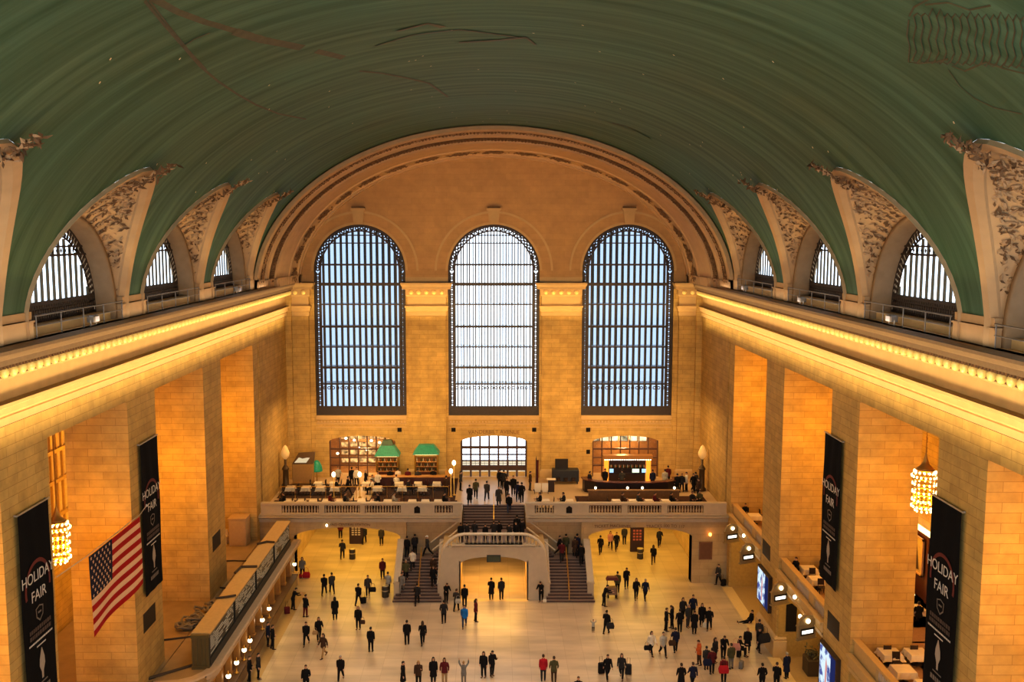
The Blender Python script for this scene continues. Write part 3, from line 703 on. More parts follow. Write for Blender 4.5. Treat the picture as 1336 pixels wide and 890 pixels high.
# ---- grand staircase
root=empty('grand_staircase',(0,74,0))
def sbuild(m,name,ms): 
    o=m.build(name,ms); o.parent=root; o.matrix_parent_inverse=Matrix.Translation((0,-74,0)); return o
for sg in (-1,1):
    m=MB(); n=14
    for k in range(n):
        y=74+k*.265; z=2.4*k/n; z1=2.4*(k+1)/n; ex=(.5,.42,.3,.12)[k] if k<4 else 0
        m.cur=0; m.box(sg*(4.45-ex*.6),sg*(7.55+ex),y,77.75,z,z1-.045); m.cur=1; m.box(sg*(4.45-ex*.6),sg*(7.55+ex),y-.03,77.75,z1-.045,z1)
    sbuild(m,'lower_flight',[step_m,tread_m])
    m=MB(); m.cur=1; m.box(sg*5.0,sg*7.55,77.72,78.85,2.2,2.4); m.cur=0; m.box(sg*4.45,sg*7.55,77.75,78.85,0,2.2); sbuild(m,'corner_landing',[step_m,tread_m])
    m=MB(); n=12
    for k in range(n):
        x=5.0-k*.2; z=2.4+2.0*k/n; z1=2.4+2.0*(k+1)/n
        m.cur=0; m.box(sg*2.6,sg*x,77.9,78.85,z,z1-.04); m.cur=1; m.box(sg*2.6,sg*(x+.02),77.9,78.85,z1-.04,z1)
    sbuild(m,'side_flight',[step_m,tread_m])
    # brass rails
    m=MB(); m.tube([(sg*6.0,74.1,.1),(sg*6.0,74.1,1.0),(sg*6.0,77.7,3.3),(sg*6.0,77.7,2.4)],.045,6)
    for k in range(1,4): m.tube([(sg*6.0,74.1+k*.9,.58*k),(sg*6.0,74.1+k*.9,1.0+.575*k)],.03,6)
    sbuild(m,'brass_handrail',[brass])
    for q in ([(sg*5.3,78.75,3.35),(sg*2.75,78.75,5.35)],[(sg*5.1,77.95,2.95),(sg*2.75,77.95,4.9)]): m=MB(); m.tube(q,.07,6); sbuild(m,'wall_handrail',[mat('pale_handrail',(.75,.66,.5),.4)])
    # sloped parapets
    for x0,x1 in ((4.12,4.45),(7.55,7.95)):
        m=MB(); a=[(74.85,0),(74.85,1.35),(75.1,1.6),(78.35,3.65),(78.35,0)]
        m.loft([[(sg*x0,y,z) for y,z in a],[(sg*x1,y,z) for y,z in a]],True,True,True)
        b=[(74.75,1.3),(74.75,1.45),(75.1,1.74),(78.35,3.8),(78.35,3.65),(75.1,1.6)]
        m.loft([[(sg*(x0-.07),y,z) for y,z in b],[(sg*(x1+.07),y,z) for y,z in b]],True,True,True)
        m.box(sg*(x0-.05),sg*(x1+.05),74.6,75.0,0,1.3); m.box(sg*(x0-.1),sg*(x1+.1),74.55,75.05,1.3,1.42)
        sbuild(m,'parapet',[balm])
    m=MB(); m.box(sg*2.65,sg*4.12,75.0,78.85,0,4.1); sbuild(m,'niche_side_wall',[caen_plain])
m=MB(); m.cur=1; m.box(-2.62,2.62,74.9,79.2,4.15,4.4); sbuild(m,'landing',[step_m,tread_m])
m=MB(); n=9
for k in range(n):
    y=79.1+k*.249; z=4.4+1.5*k/n; z1=4.4+1.5*(k+1)/n
    m.cur=0; m.box(-2.6,2.6,y,81.36,z,z1-.045); m.cur=1; m.box(-2.6,2.6,y-.03,81.36,z1-.045,z1)
sbuild(m,'upper_flight',[step_m,tread_m])
m=MB(); m.tube([(0,79.0,4.4),(0,79.0,5.3),(0,81.4,6.85),(0,81.4,5.9)],.03,6); sbuild(m,'brass_handrail',[brass])
# curved screen wall in front of the landing with the arched niche
def topz(x):
    x=abs(x)
    pts=[(0,5.36),(2.35,5.36),(2.75,5.3),(3.15,5.12),(3.5,4.86),(3.8,4.5),(4.0,4.12),(4.14,3.6),(4.2,3.0),(4.26,2.2),(4.3,1.5),(4.34,1.1)]
    for (a,za),(b,zb) in zip(pts,pts[1:]):
        if a<=x<=b: return za+(zb-za)*(x-a)/(b-a)
    return 1.1
def nich(x): return 2.95+.62*sqrt(max(0,1-(x/2.66)**2))
xs=[-4.34,-4.3,-4.26,-4.2,-4.14,-4.0,-3.8,-3.5,-3.15,-2.75,-2.66]+[2.66*sin(R(-80+160*k/16)) for k in range(17)]+[2.66,2.75,3.15,3.5,3.8,4.0,4.14,4.2,4.26,4.3,4.34]
wt=lambda x: topz(x)-(.8 if abs(x)<3.3 else .8*max(0,(3.9-abs(x))/.6))
m=MB()
for a,b in zip(xs,xs[1:]):
    lo=lambda x: nich(x) if abs(x)<2.66 else 0
    m.loft([[(a,74.5,lo(a)),(a,74.5,wt(a)),(a,75.0,wt(a)),(a,75.0,lo(a))],[(b,74.5,lo(b)),(b,74.5,wt(b)),(b,75.0,wt(b)),(b,75.0,lo(b))]],True,True,True)
for s in (-1,1): m.box(s*2.66,s*2.75,74.5,75,0,3.2)
m.box(-3.3,3.3,74.42,75.02,4.28,4.4); m.box(-3.3,3.3,74.38,75.04,4.46,4.56)
sbuild(m,'screen_wall',[balm])
m=MB(); pts=[]
for s in (-1,1):
    pass
P_=[(x,74.72,topz(x)) for x in [-4.34,-4.3,-4.26,-4.2,-4.14,-4.0,-3.8,-3.5,-3.15,-2.75,-2.35,0,2.35,2.75,3.15,3.5,3.8,4.0,4.14,4.2,4.26,4.3,4.34]]
m.smooth=True; m.tube(P_,.13,8); sbuild(m,'coping',[mat('coping_marble',(.62,.54,.42),.4)])
for k in range(15):
    x=-2.3+4.6*k/14; b=baluster(root,(x,.72,4.52),1.08); 
for s in (-1,1):
    for x in (2.65,2.95,3.25,3.5): baluster(root,(s*x,.72,topz(x)-.82),1.1)
m=MB(); m.box(-.55,.55,74.3,74.48,3.2,3.72); m.cur=1; m.box(-.48,.48,74.28,74.3,3.26,3.66); sbuild(m,'niche_sign',[mat('sign_black',(.03,.03,.02),.4),mat('sign_dark_green',(.06,.07,.03),.3)])
tag(root,'double marble staircase with brown steps descending from the balcony to the concourse','staircase')

# ---- carved lettering over the arches (thin engraved letters on the stone)
letm=mat('engraved_letters',(.23,.13,.06),.8)
def carved(txt,x,y,z,size,arc,name):
    o=text_mesh(txt,size,name,letm,extrude=.008)
    for v in o.data.vertices:
        u=v.co.x; v.co.z+=0; v.co.y-=arc*u*u
    o.location=(x,y,z); o.rotation_euler=(pi/2,0,0); o['kind']='structure'; return o
carved('TICKET MACHINES',9.9,78.33,4.9,.36,.028,'trim_70'); carved('TRACKS 100 TO 117',14.3,78.33,4.9,.36,.028,'trim_71')
carved('VANDERBILT AVENUE',0,90.64,10.35,.5,.012,'trim_72')
for x,n in ((-11.9,73),): carved('GRAND CENTRAL STATION',-12.2,78.33,5.02,.3,.012,'trim_73')

# ---- galleries on the right
m=MB()
for yc in BC[:4]:
    m.box(19.55,27.6,yc-HB-(0 if True else 0),yc+HB,5.4,DECK+.05); m.box(22.9,27.6,yc-6.8,yc+6.8,5.4,DECK+.05)
m.cur=1
for yc in BC[:4]:
    m.box(19.3,19.62,yc-HB,yc+HB,6.1,6.26); m.box(19.45,19.62,yc-HB,yc+HB,5.3,6.1); m.box(19.38,19.6,yc-HB,yc+HB,5.5,5.6)
struct(m.build('floor_gallery',[mat('gallery_carpet',(.38,.22,.12),.6,var=.2),mat('gallery_stone',(.58,.40,.17),.5,var=.1)]))
for i,yc in enumerate(BC[:3]):
    root=empty('gallery_balustrade',(19.85,yc,DECK)); m=MB(); m.box(-.16,.16,-HB,HB,.05,.2); m.build('base_course',[MATS['gallery_stone']],root)
    m=MB(); m.box(-.2,.2,-HB,HB,1.02,1.16); m.box(-.15,.15,-HB,HB,.96,1.02); m.build('handrail',[MATS['gallery_stone']],root)
    for a,b in ((-HB,-4.2),(-2.1,-1.2),(1.5,4.6)): m=MB(); m.box(-.13,.13,a,b,.15,1.0); m.build('solid_panel',[MATS['gallery_stone']],root)
    for a,b in ((-4.2,-2.1),(-1.2,1.5)):
        n=int((b-a)/.24)
        for k in range(n): baluster(root,(0,a+(b-a)*(k+.5)/n,.2),1.25)
    tag(root,'stone balustrade of the right-hand dining gallery, %s opening from the far end'%ordinal(i),'balustrade',group='gallery balustrades')
# lower storey on the right : bronze gates in the bays
gate_m=mat('gold_gate_panel',(.50,.33,.10),.45,.2,var=.2); 
for i,yc in enumerate(BC[:3]):
    m=MB(); m.box(22.6,22.8,yc-HB,yc+HB,0,5.4)
    d=m.build('door_%d'%(4+i),[gate_m]); struct(d)
    m=MB()
    for k in range(10): m.box(22.5,22.6,yc-HB+.4+k*.92,yc-HB+.5+k*.92,0,5.3)
    m.box(22.5,22.6,yc-HB,yc+HB,3.2,3.4); m.build('gate_bars',[mat('bronze_bar',(.2,.12,.04),.4,.5)],d)
    m=MB()   # panelled lining of the far cheek
    yf=yc+HB-.05
    for a,b in ((19.75,20.7),(20.95,22.4)): m.box(a,b,yf-.03,yf,.2,1.6)
    m.box(19.6,22.6,yf-.02,yf+.03,0,5.4); struct(m.build('trim_%d'%(80+i),[gate_m]))
m=MB(); m.prism([(20.12,1.85),(20.85,1.85),(20.85,3.55),(20.5,3.85),(20.12,3.75)],-.03,Matrix.Translation((0,64.0,0))); struct(m.build('door_8',[dark_open]))

# ---- track signs
sign_fr=mat('sign_bronze_frame',(.36,.27,.13),.4,.4); sign_lit=emis('lit_sign_panel',(1,.93,.78),2.6); sign_bk=mat('sign_black_field',(.015,.013,.01),.4)
SG=[(18.9,74.6),(18.9,69.7),(18.9,61.6),(18.9,56.1)]
for i,(x,y) in enumerate(SG):
    root=empty('track_sign',(x,y,5.55),R(22))
    m=MB(); m.prism([(-.62,-.75),(.62,-.75),(.66,-.68),(.66,.12),(.45,.55),(.18,.68),(-.18,.68),(-.45,.55),(-.66,.12),(-.66,-.68)],.16,Matrix.Translation((0,-.08,0)))
    m.box(-.74,.74,-.1,.1,-.82,-.74); m.box(-.74,.74,-.1,.1,.06,.13); root_f=m.build('frame',[sign_fr],root)
    m=MB(); m.box(-.5,.5,-.1,-.08,-.55,-.12); m.build('black_field',[sign_bk],root)
    m=MB(); m.box(-.4,.4,-.115,-.1,-.44,-.24); m.build('lit_panel',[sign_lit],root)
    m=MB(); m.smooth=True; m.ell((0,-.14,.34),(.15,.1,.15),10,6); m.build('globe_lamp',[lamp_w],root)
    m=MB(); m.tube([(.66,0,.3),(.95,.2,.35)],.03,6); m.build('bracket',[brass],root)
    tag(root,'small lit bronze track sign, %s from the far end of the right wall'%ordinal(i),'sign',group='lit track signs')
# bright gallery lamps
for i,(x,y,z) in enumerate(((19.25,72.3,6.0),(19.25,59.6,6.0),(19.25,58.4,5.2))):
    m=MB(); m.smooth=True; m.ell((0,0,0),(.12,.12,.14),10,6); o=m.build('globe_lamp',[lamp_w],loc=(x,y,z)); m=MB(); m.tube([(.25,0,-.1),(.1,0,-.16),(0,0,-.12)],.03,6); m.build('bracket',[brass],o)
    tag(o,'small globe lamp on the right gallery edge, %s from the far end'%ordinal(i),'lamp',group='gallery edge lamps')

# ---- advertising screens and vents on the piers
def screen_mat():
    m,nt,b=_new('screen_picture'); g=nt.nodes.new('ShaderNodeNewGeometry'); n=nt.nodes.new('ShaderNodeTexNoise'); n.inputs['Scale'].default_value=2.2; n.inputs['Detail'].default_value=2
    L(nt,g.outputs['Position'],n.inputs['Vector']); cr=nt.nodes.new('ShaderNodeValToRGB'); e=cr.color_ramp.elements
    e[0].position=.38; e[0].color=(.10,.13,.38,1); e[1].position=.52; e[1].color=(.75,.9,1,1); L(nt,n.outputs[0],cr.inputs[0])
    em=nt.nodes.new('ShaderNodeEmission'); em.inputs[1].default_value=1.0; L(nt,cr.outputs[0],em.inputs[0]); L(nt,em.outputs[0],nt.nodes['Material Output'].inputs[0]); return m
SCR=screen_mat(); fig_m=emis('screen_figure',(.9,.45,.42),.8); navy=emis('screen_navy',(.03,.04,.16),.8)
for i,(y0,y1,z0,z1) in enumerate(((65.3,68.2,2.6,5.2),(51.9,54.7,2.6,5.3))):
    yc=(y0+y1)/2; root=empty('advertising_screen',(19.3,yc,z0)); h=z1-z0; w=(y1-y0)/2
    m=MB(); m.box(-.06,.195,-w,w,0,h); m.build('bezel',[mat('screen_bezel',(.06,.035,.02),.4)],root)
    m=MB(); X=-.065
    m.cur=0; m.quad((X,-w+.9,.12),(X,w-.12,.12),(X,w-.12,h-.12),(X,-w+.9,h-.12))
    m.cur=1; m.quad((X,-w+.12,.12),(X,-w+.9,.12),(X,-w+.9,h-.12),(X,-w+.12,h-.12))
    m.cur=2; m.poly([(X-.004,.1,.3),(X-.004,.35,.35),(X-.004,.3,1.7),(X-.004,.2,2.2),(X-.004,.02,1.7)])
    m.build('display',[SCR,navy,fig_m],root)
    tag(root,['blue and white lit advertising screen on the far right pier','blue and white lit advertising screen on the nearer right pier beside the counter'][i],'screen')
def vent(x,y,z,sg,label):
    root=empty('wall_vent',(x,y,z)); m=MB(); m.box(0,sg*.1,-.95,.95,-.55,.55); m.build('frame',[mat('vent_frame',(.07,.045,.02),.6)],root)
    m=MB()
    for k in range(9): m.box(-sg*.02,sg*.04,-.85,.85,-.48+k*.115,-.44+k*.115)
    m.build('slats',[mat('vent_slat',(.022,.016,.012),.5)],root); tag(root,label,'vent')
vent(-19.48,66.0,7.65,-1,'dark rectangular wall vent on the left pier farther from the flag')
vent(-19.48,52.7,7.45,-1,'dark rectangular wall vent on the left pier beside the flag')
vent(19.48,67.0,6.65,1,'dark rectangular wall vent on the right pier above the farther screen')
vent(19.48,53.3,6.75,1,'dark rectangular wall vent on the right pier above the nearer screen')

# ---- banners
white_t=mat('banner_white_print',(.66,.62,.58),.7); red_t=mat('banner_dark_red_print',(.14,.018,.015),.7); grey_t=mat('banner_grey_print',(.20,.17,.15),.7)
def banner(sg,yc,z0,z1,label):
    w=1.38; root=empty('holiday_banner',(sg*19.34,yc,z0)); h=z1-z0
    m=MB(); m.smooth=True; n=12
    m.loft([[(-sg*.02*sin(k*1.3+zz),-w+2*w*k/n,zz) for k in range(n+1)] for zz in [h*j/10 for j in range(11)]],False); m.build('cloth',[black],root)
    m=MB(); m.tube([(0,-w-.05,h),(0,w+.05,h)],.04,6); m.box(0,sg*.15,-w,-w+.06,h-.05,h+.03); m.box(0,sg*.15,w-.06,w,h-.05,h+.03); m.build('top_rod',[mat('grey_rod',(.45,.38,.3),.4,.5)],root)
    M_=Matrix(((0,0,-sg,0),(-sg,0,0,0),(0,1,0,0),(0,0,0,1)))   # text plane onto the wall, reading from the hall
    def T(txt,size,y,z,mm):
        o=text_mesh(txt,size,'lettering',mm,root,extrude=.004); o.data.transform(M_); o.location=(-sg*.05,y,z); return o
    m=MB(); A=[]
    for k in range(25):
        t=pi*k/24*1.15-.2; A.append((1.15*cos(t),1.15*sin(t)))
    m.loft([[(-sg*.035,a*r,h-3.45+b*r*1.05) for a,b in A] for r in (.86,1.0)],False); m.build('red_roundel',[red_t],root,fixn=False)
    T('HOLIDAY',.66,0,h-2.95,white_t); T('FAIR',.68,0,h-3.78,white_t)
    for k in range(0):pass
    m=MB(); X=-sg*.045
    sh=[(0,-.42),(.3,-.2),(.34,.2),(0,.3),(-.34,.2),(-.3,-.2)]
    m.loft([[(X,a*r,h-4.55+b*r) for a,b in sh] for r in (.8,1.0)],True); m.box(X-.004,X+.004,-.14,.14,h-4.6,h-4.52)
    m.build('shield_emblem',[grey_t],root,fixn=False)
    m=MB(); rr=random.Random(int(abs(yc)))
    for zz,wd,hh in ((h-5.2,.95,.18),(h-5.46,.95,.18)):
        y=-wd
        while y<wd: l=rr.uniform(.08,.2); m.box(X-.003,X+.003,y,min(wd,y+l),zz-hh/2,zz+hh/2); y+=l+.05
    m.build('small_print',[mat('banner_brown_print',(.09,.06,.05),.7)],root)
    m=MB()
    y=-1.05
    while y<1.05: l=rr.uniform(.06,.16); m.box(X-.003,X+.003,y,min(1.05,y+l),h-5.78,h-5.7); y+=l+.03
    for zz,wd in ((h-5.98,.4),):
        if wd: m.box(X-.003,X+.003,-wd,wd,zz-.03,zz+.03)
    m.build('small_print',[white_t],root)
    m=MB(); zc=h-8.35+ .0 if h<8.5 else h-(h-2.0)
    zc=1.85; m.smooth=False   # torch shaped motif
    m.poly([(X,-.03,zc+.75),(X,.03,zc+.75),(X,.22,zc+.3),(X,.25,zc+.0),(X,.09,zc-.3),(X,.08,zc-.6),(X,-.08,zc-.6),(X,-.09,zc-.3),(X,-.25,zc+.0),(X,-.22,zc+.3)])
    m.build('torch_motif',[mat('banner_soft_print',(.42,.37,.32),.7)],root,fixn=False)
    m=MB(); m.box(X-.003,X+.003,-.4,.4,zc-.78,zc-.72); m.build('small_print',[grey_t],root)
    m=MB(); y=-.6
    while y<.6: l=rr.uniform(.1,.22); m.box(X-.003,X+.003,y,min(.6,y+l),.68,.9); y+=l+.05
    m.build('small_print',[grey_t],root)
    tag(root,label,'banner')
banner(-1,39.6,8.9,17.65,'tall black HOLIDAY FAIR banner at the left edge behind the chandelier')
banner(-1,53.25,8.95,17.6,'tall black HOLIDAY FAIR banner on the left pier beyond the flag')
banner(1,54.05,8.95,17.6,'tall black HOLIDAY FAIR banner on the middle right pier')
banner(1,40.2,8.95,17.65,'tall black HOLIDAY FAIR banner on the near right pier beside the chandelier')

# ---- flag hung from a line
fr,fw,fb=mat('flag_red',(.40,.012,.012),.8,var=.1),mat('flag_white',(.80,.55,.36),.8,var=.08),mat('flag_blue',(.018,.018,.045),.8)
root=empty('american_flag',(-19.1,47.5,14.0)); LN=6.6; HT=3.95
def fp(u,v):  # u 0..1 along the line from the near end, v 0..1 downward
    y=(u-.5)*LN; z=-v*HT*(1-.06*u)+ -.10+ -.3*u*0; x=.10*sin(u*7+v*2)*v; return (x, y+ -.12*v*sin(u*3), z)
m=MB(); m.smooth=True
NU=26
for r in range(13):
    rows=[[fp(k/NU,r/13+j/26) for k in range(NU+1)] for j in range(3)]
    ids=[m.pts(q) for q in rows]
    for a,b in zip(ids,ids[1:]):
        for k in range(NU):
            m.cur=2 if (r<7 and k/NU<.40) else (0 if r%2==0 else 1)
            m.face((a[k],a[k+1],b[k+1],b[k]))
m.cur=1; m.smooth=False
for r in range(9):
    for c in range(6 if r%2==0 else 5):
        u=.40*((c+.5)/6 if r%2==0 else (c+1)/6); v=(r+.6)/9*.538*.97+.005; p=Vector(fp(u,v))
        for s in (-1,1):
            i=[]
            for k in range(10):
                a=pi/2+k*pi/5; q=.115 if k%2==0 else .05; i.append((p.x+s*.02,p.y+q*cos(a),p.z+q*sin(a)))
            m.poly(i if s>0 else i[::-1])
m.build('flag_cloth',[fr,fw,fb],root,fixn=False)
m=MB(); m.tube([(-.3,-6.0,-.1),(0,-3.4,0),(0,3.4,0),(-.2,4.9,.05)],.025,6); m.build('hanging_line',[mat('line_grey',(.6,.5,.38),.5)],root)
m=MB(); m.smooth=True; m.ell((-.2,4.9,.05),(.08,.08,.08),8,6); m.build('line_end_fitting',[white_t],root)
tag(root,'large American flag hanging from a line across the left wall opening','flag')

# ---- chandeliers
ch_fr=mat('chandelier_bronze',(.45,.26,.07),.35,.7)
m=MB(); m.smooth=True; m.ell((0,0,0),(.052,.052,.068),8,6); B_=m.build('bulb',[bulb_m]); BM=B_.data; bpy.data.objects.remove(B_)
def chandelier(x,y,z,label):
    root=empty('chandelier',(x,y,z))
    m=MB(); m.smooth=True
    for zz,r in ((2.1,.42),(1.85,.54),(1.45,.5),(1.05,.49),(.65,.49),(.3,.5),(.12,.36)):
        ring=[(r*cos(2*pi*k/24),r*sin(2*pi*k/24),zz) for k in range(25)]; m.tube(ring,.028,5,cap=False)
    for k in range(16):
        a=2*pi*k/16; m.tube([(.54*cos(a),.54*sin(a),1.85),(.49*cos(a),.49*sin(a),1.0),(.5*cos(a),.5*sin(a),.3)],.012,4)
    m.lathe([(.02,3.0),(.05,2.8),(.12,2.55),(.2,2.35),(.36,2.2),(.42,2.1)],n=14); m.build('frame',[ch_fr],root)
    m=MB()
    for k in range(int((20.1-z-2.9)/.24)): 
        zz=2.95+k*.24; rot=k%2
        m.tube([(.04*(1-rot),.04*rot,zz),(.03,.03,zz+.12),(.04*(1-rot),.04*rot,zz+.26)],.022,5)
    m.tube([(0,0,2.9),(0,0,20.2-z)],.02,5); m.build('chain',[ch_fr],root)
    for zz,r,n in ((2.0,.5,14),(1.78,.6,18),(1.4,.55,14),(1.0,.54,14),(.6,.54,14),(.28,.56,16),(.06,.38,10)):
        for k in range(n):
            a=2*pi*(k+.5)/n; o=bpy.data.objects.new('bulb',BM); C.objects.link(o); o.parent=root; o.location=(r*cos(a),r*sin(a),zz)
    tag(root,label,'chandelier')
chandelier(-21.4,46.1,12.95,'glowing bulb-covered chandelier hanging in the left wall opening beside the banner')
chandelier(21.05,46.1,15.55,'glowing bulb-covered chandelier hanging in the right wall opening above the tables')

# ---- tall barred window in the outer wall seen through the left opening
m=MB()
for k in range(7): m.box(-27.55,-27.35,56.2+k*.78,56.34+k*.78,9.5,17.4)
for z in (9.5,11.5,13.7,15.6,17.3): m.box(-27.55,-27.3,56.1,61.1,z-.12,z+.12)
f=m.build('window_40',[mat('gilt_bronze_bar',(.55,.36,.13),.4,.3)]); struct(f)
m=MB(); m.quad((-27.5,56.2,9.5),(-27.5,61,9.5),(-27.5,61,17.4),(-27.5,56.2,17.4)); m.build('pane',[mat('old_window_pane',(.75,.62,.42),.25,var=.2)],f,fixn=False)
m=MB(); m.box(-27.6,-27.2,30,75,8.9,9.1); m.box(-27.6,-27.3,30,75,8.3,8.4); m.box(-27.6,-27.3,30,75,7.7,7.8); struct(m.build('trim_90',[caen_plain]))

# ---- ticket booths on the left, with the departure board on their roof
booth_st=mat('booth_cornice_stone',(.50,.36,.23),.55,var=.12); roof_m=mat('booth_roof',(.34,.23,.11),.8,var=.22,scale=1.2); dkroof=mat('roof_dark_strip',(.045,.04,.042),.6,var=.3)
root=empty('ticket_booth',(-18,64,0))
def rb(m,name,ms,**k): o=m.build(name,ms,**k); o.parent=root; o.matrix_parent_inverse=Matrix.Translation((18,-64,0)); return o
Y0,Y1,XF=51.6,77.4,-16.0
m=MB(); m.box(-19.2,XF-.35,Y0+.3,Y1,3.7,4.0); m.box(-19.2,XF-1.6,Y0-1.5,Y0+.4,3.7,4.0); m.cur=1; m.box(XF-.42,XF-.34,Y0+.9,Y1-.2,3.98,4.03)
rb(m,'roof',[roof_m,dkroof])
LG=MB()
for yc in BC: LG.box(-27.5,-19.25,yc-HB+.02,yc+HB-.02,3.7,3.99)
LG.box(-27.5,-23,10,80,3.7,3.985); LG.box(-19.48,-19.25,40,77.4,3.7,3.98)
struct(LG.build('floor_left_bays',[roof_m]))
pth=[(XF,Y1),(XF,Y0+2.2),(XF-.25,Y0+1.3),(XF-.8,Y0+.5),(XF-1.6,Y0),(XF-3.05,Y0-.2)]
m=MB(); sweep(m,pth,[(-.9,3.3),(-.25,3.3),(-.2,3.45),(-.05,3.55),(0,3.7),(.1,3.8),(.1,4.02),(0,4.08),(-.5,4.08),(-.55,4.0)],side=-1); rb(m,'cornice',[booth_st],fixn=True)
m=MB(); m.box(-17.4,-17.2,Y0+1,Y1,1.1,3.5); rb(m,'back_panel',[mat('booth_lit_panel',(.62,.40,.12),.4,.2,var=.25)])
m=MB(); m.box(-17.3,-16.35,Y0+1,Y1,.0,1.0); m.cur=1; m.box(-17.3,-16.2,Y0+1,Y1,1.0,1.1); rb(m,'counter',[mat('booth_marble',(.28,.18,.09),.4,var=.25),MATS['bronze_door']])
ny=12
for k in range(ny+1):
    y=Y0+1.4+(Y1-Y0-1.8)*k/ny
    m=MB(); m.bbox(-17.15,-16.72,y-.2,y+.2,1.1,3.4,.05); m.box(-17.2,-16.68,y-.25,y+.25,1.1,1.25); m.box(-17.2,-16.68,y-.25,y+.25,3.2,3.4); rb(m,'pilaster',[mat('booth_pilaster',(.36,.20,.07),.4,.2)])
    if k<ny:
        yc=y+(Y1-Y0-1.8)/ny/2
        m=MB()
        for j in range(8): m.box(-17.15,-17.1,yc-.72+j*.2,yc-.69+j*.2,1.1,2.9)
        m.box(-17.16,-17.08,yc-.8,yc+.8,2.85,2.95); m.box(-17.16,-17.08,yc-.8,yc+.8,1.9,1.95); rb(m,'ticket_grille',[brass])
        if k in (3,4,7,8,): pass
tag(root,'long row of ticket booths along the left wall with flat tan roof','ticket booth')
for i,y in enumerate((55.2,57.3,59.2,61.1,62.6,66.1,68.2,80.4)):
    if i==7: x,y,z=-16.6,77.95,1.6
    else: x,z=-16.45,1.65
    m=MB(); m.smooth=True; m.lathe([(.02,.0),(.11,.04),(.16,.13),(.15,.22),(.08,.26)],n=12); o=m.build('counter_lamp',[lamp_w],loc=(x,y,z)); 
    m=MB(); m.smooth=True; m.lathe([(.14,-.55),(.14,-.5),(.04,-.46),(.03,-.02),(.12,0)],n=10); m.build('brass_stem',[brass],o)
    m=MB(); m.smooth=True; m.lathe([(.08,.26),(.03,.32),(.02,.5)],n=8); m.build('finial',[brass],o)
    tag(o,'glowing bowl lamp on the ticket counter, %s from the near end'%ordinal(i) if i<7 else 'glowing bowl lamp on the stone post beyond the far end of the booths','lamp',group='ticket counter lamps')
    if i==7:
        m=MB(); m.bbox(-16.9,-16.3,77.65,78.25,0,1.03,.05); m.box(-16.95,-16.25,77.6,78.3,.98,1.05); tag(m.build('stone_post',[caen_plain]),'short stone post under the last bowl lamp past the booths','post')
# departure board
root=empty('departure_board',(-16.9,64.8,4.0))
by0,by1=53.7-64.8,75.9-64.8
m=MB(); m.box(-.52,.48,by0,by1,0,.55); m.box(-.52,.3,by0,by1,.55,2.0); m.build('housing',[mat('board_housing_black',(.02,.02,.018),.5)],root)
slat=mat('flap_row_white',(.62,.60,.52),.5,emit=(1,.9,.7),estr=.12,var=.3,scale=8); tanb=mat('board_top_tan',(.50,.36,.17),.6,var=.15)
for k in range(4):
    a=by0+(by1-by0)*k/4; b=by0+(by1-by0)*(k+1)/4
    m=MB(); m.box(.3,.4,a+.12,b-.12,.58,1.92); p=m.build('display_panel',[mat('board_face_dark',(.028,.032,.028),.35)],root)
    m=MB(); rr=random.Random(k)
    for j in range(8):
        y=a+.35; z=.70+j*.145
        while y<b-.4:
            l=rr.uniform(.25,.9); 
            if rr.random()<.8: m.box(.4,.41,y,min(b-.3,y+l),z,z+.04)
            y+=l+rr.uniform(.05,.25)
    m.build('text_rows',[slat],p)
    m=MB(); m.box(-.6,.52,a+.04,b-.04,2.0,2.1); m.build('top_cover',[tanb],root)
    m=MB(); m.box(.3,.46,a-.06,a+.06,.5,2.0); m.build('divider',[MATS['board_housing_black']],root)
m=MB(); m.box(-.56,.44,by0-.12,by0-.02,0,2.02)
for x in (-.5,-.26,0,.2,.38): m.box(x-.03,x+.03,by0-.18,by0-.1,.08,1.95)
m.box(-.58,.46,by0-.2,by0,1.88,2.06); m.box(-.58,.46,by0-.2,by0,0,.2); m.build('end_panel',[mat('board_end_bronze',(.16,.12,.045),.45,.3)],root)
tag(root,'long departure board with rows of light text on the ticket booth roof','departure board')
# clutter on the booth roof
cable=mat('roof_cable',(.07,.045,.025),.7)
for i,(pts,r) in enumerate((([(-17.7,59.2,4.05),(-19.0,58.0,4.05),(-21.5,57.2,4.05)],.05),([(-17.6,63.6,6.16),(-17.5,64.8,6.18),(-16.4,64.9,6.16)],.09),([(-17.6,69.8,6.16),(-17.0,70.3,6.18),(-16.4,70.2,6.16)],.08),([(-17.6,59.0,6.16),(-17.0,59.1,6.2),(-16.45,59.5,6.16)],.07),([(-17.55,54.0,4.05),(-19.6,52.2,4.05),(-22,51.2,4.05)],.09),([(-17.55,66.0,4.05),(-20,66.6,4.05),(-22.4,66.4,4.05)],.05),([(-17.6,72.0,4.05),(-20,72.2,4.05),(-22.6,72.0,4.05)],.05))):
    m=MB(); m.tube(pts,r,6); o=m.build('roof_cable',[cable])
    tag(o,['dark cable running off the roof behind the rope bundle','dark strap across the board top at its middle joint','dark strap across the board top at its far joint','dark strap across the board top at its near joint','dark conduit at the near end of the booth roof','thin dark cable across the roof near the middle vent','thin dark cable across the far part of the roof'][i],'cable')
def bundle(x,y,z,s,name,m1,label,cat,seed):
    rr=random.Random(seed); m=MB(); m.smooth=True
    for k in range(16):
        c=Vector((rr.gauss(0,.3)*s,rr.gauss(0,.35)*s,.16*s+abs(rr.gauss(0,.14))*s)); pts=[]
        a0=rr.uniform(0,6)
        for j in range(9):
            a=a0+j*.75; pts.append(c+Vector((.34*s*cos(a),.28*s*sin(a),.08*s*sin(a*2+k))))
        for q in pts: q.z=max(q.z,.07*s)
        m.tube(pts,.065*s,6)
    o=m.build(name,[m1],loc=(x,y,z)); tag(o,label,cat)
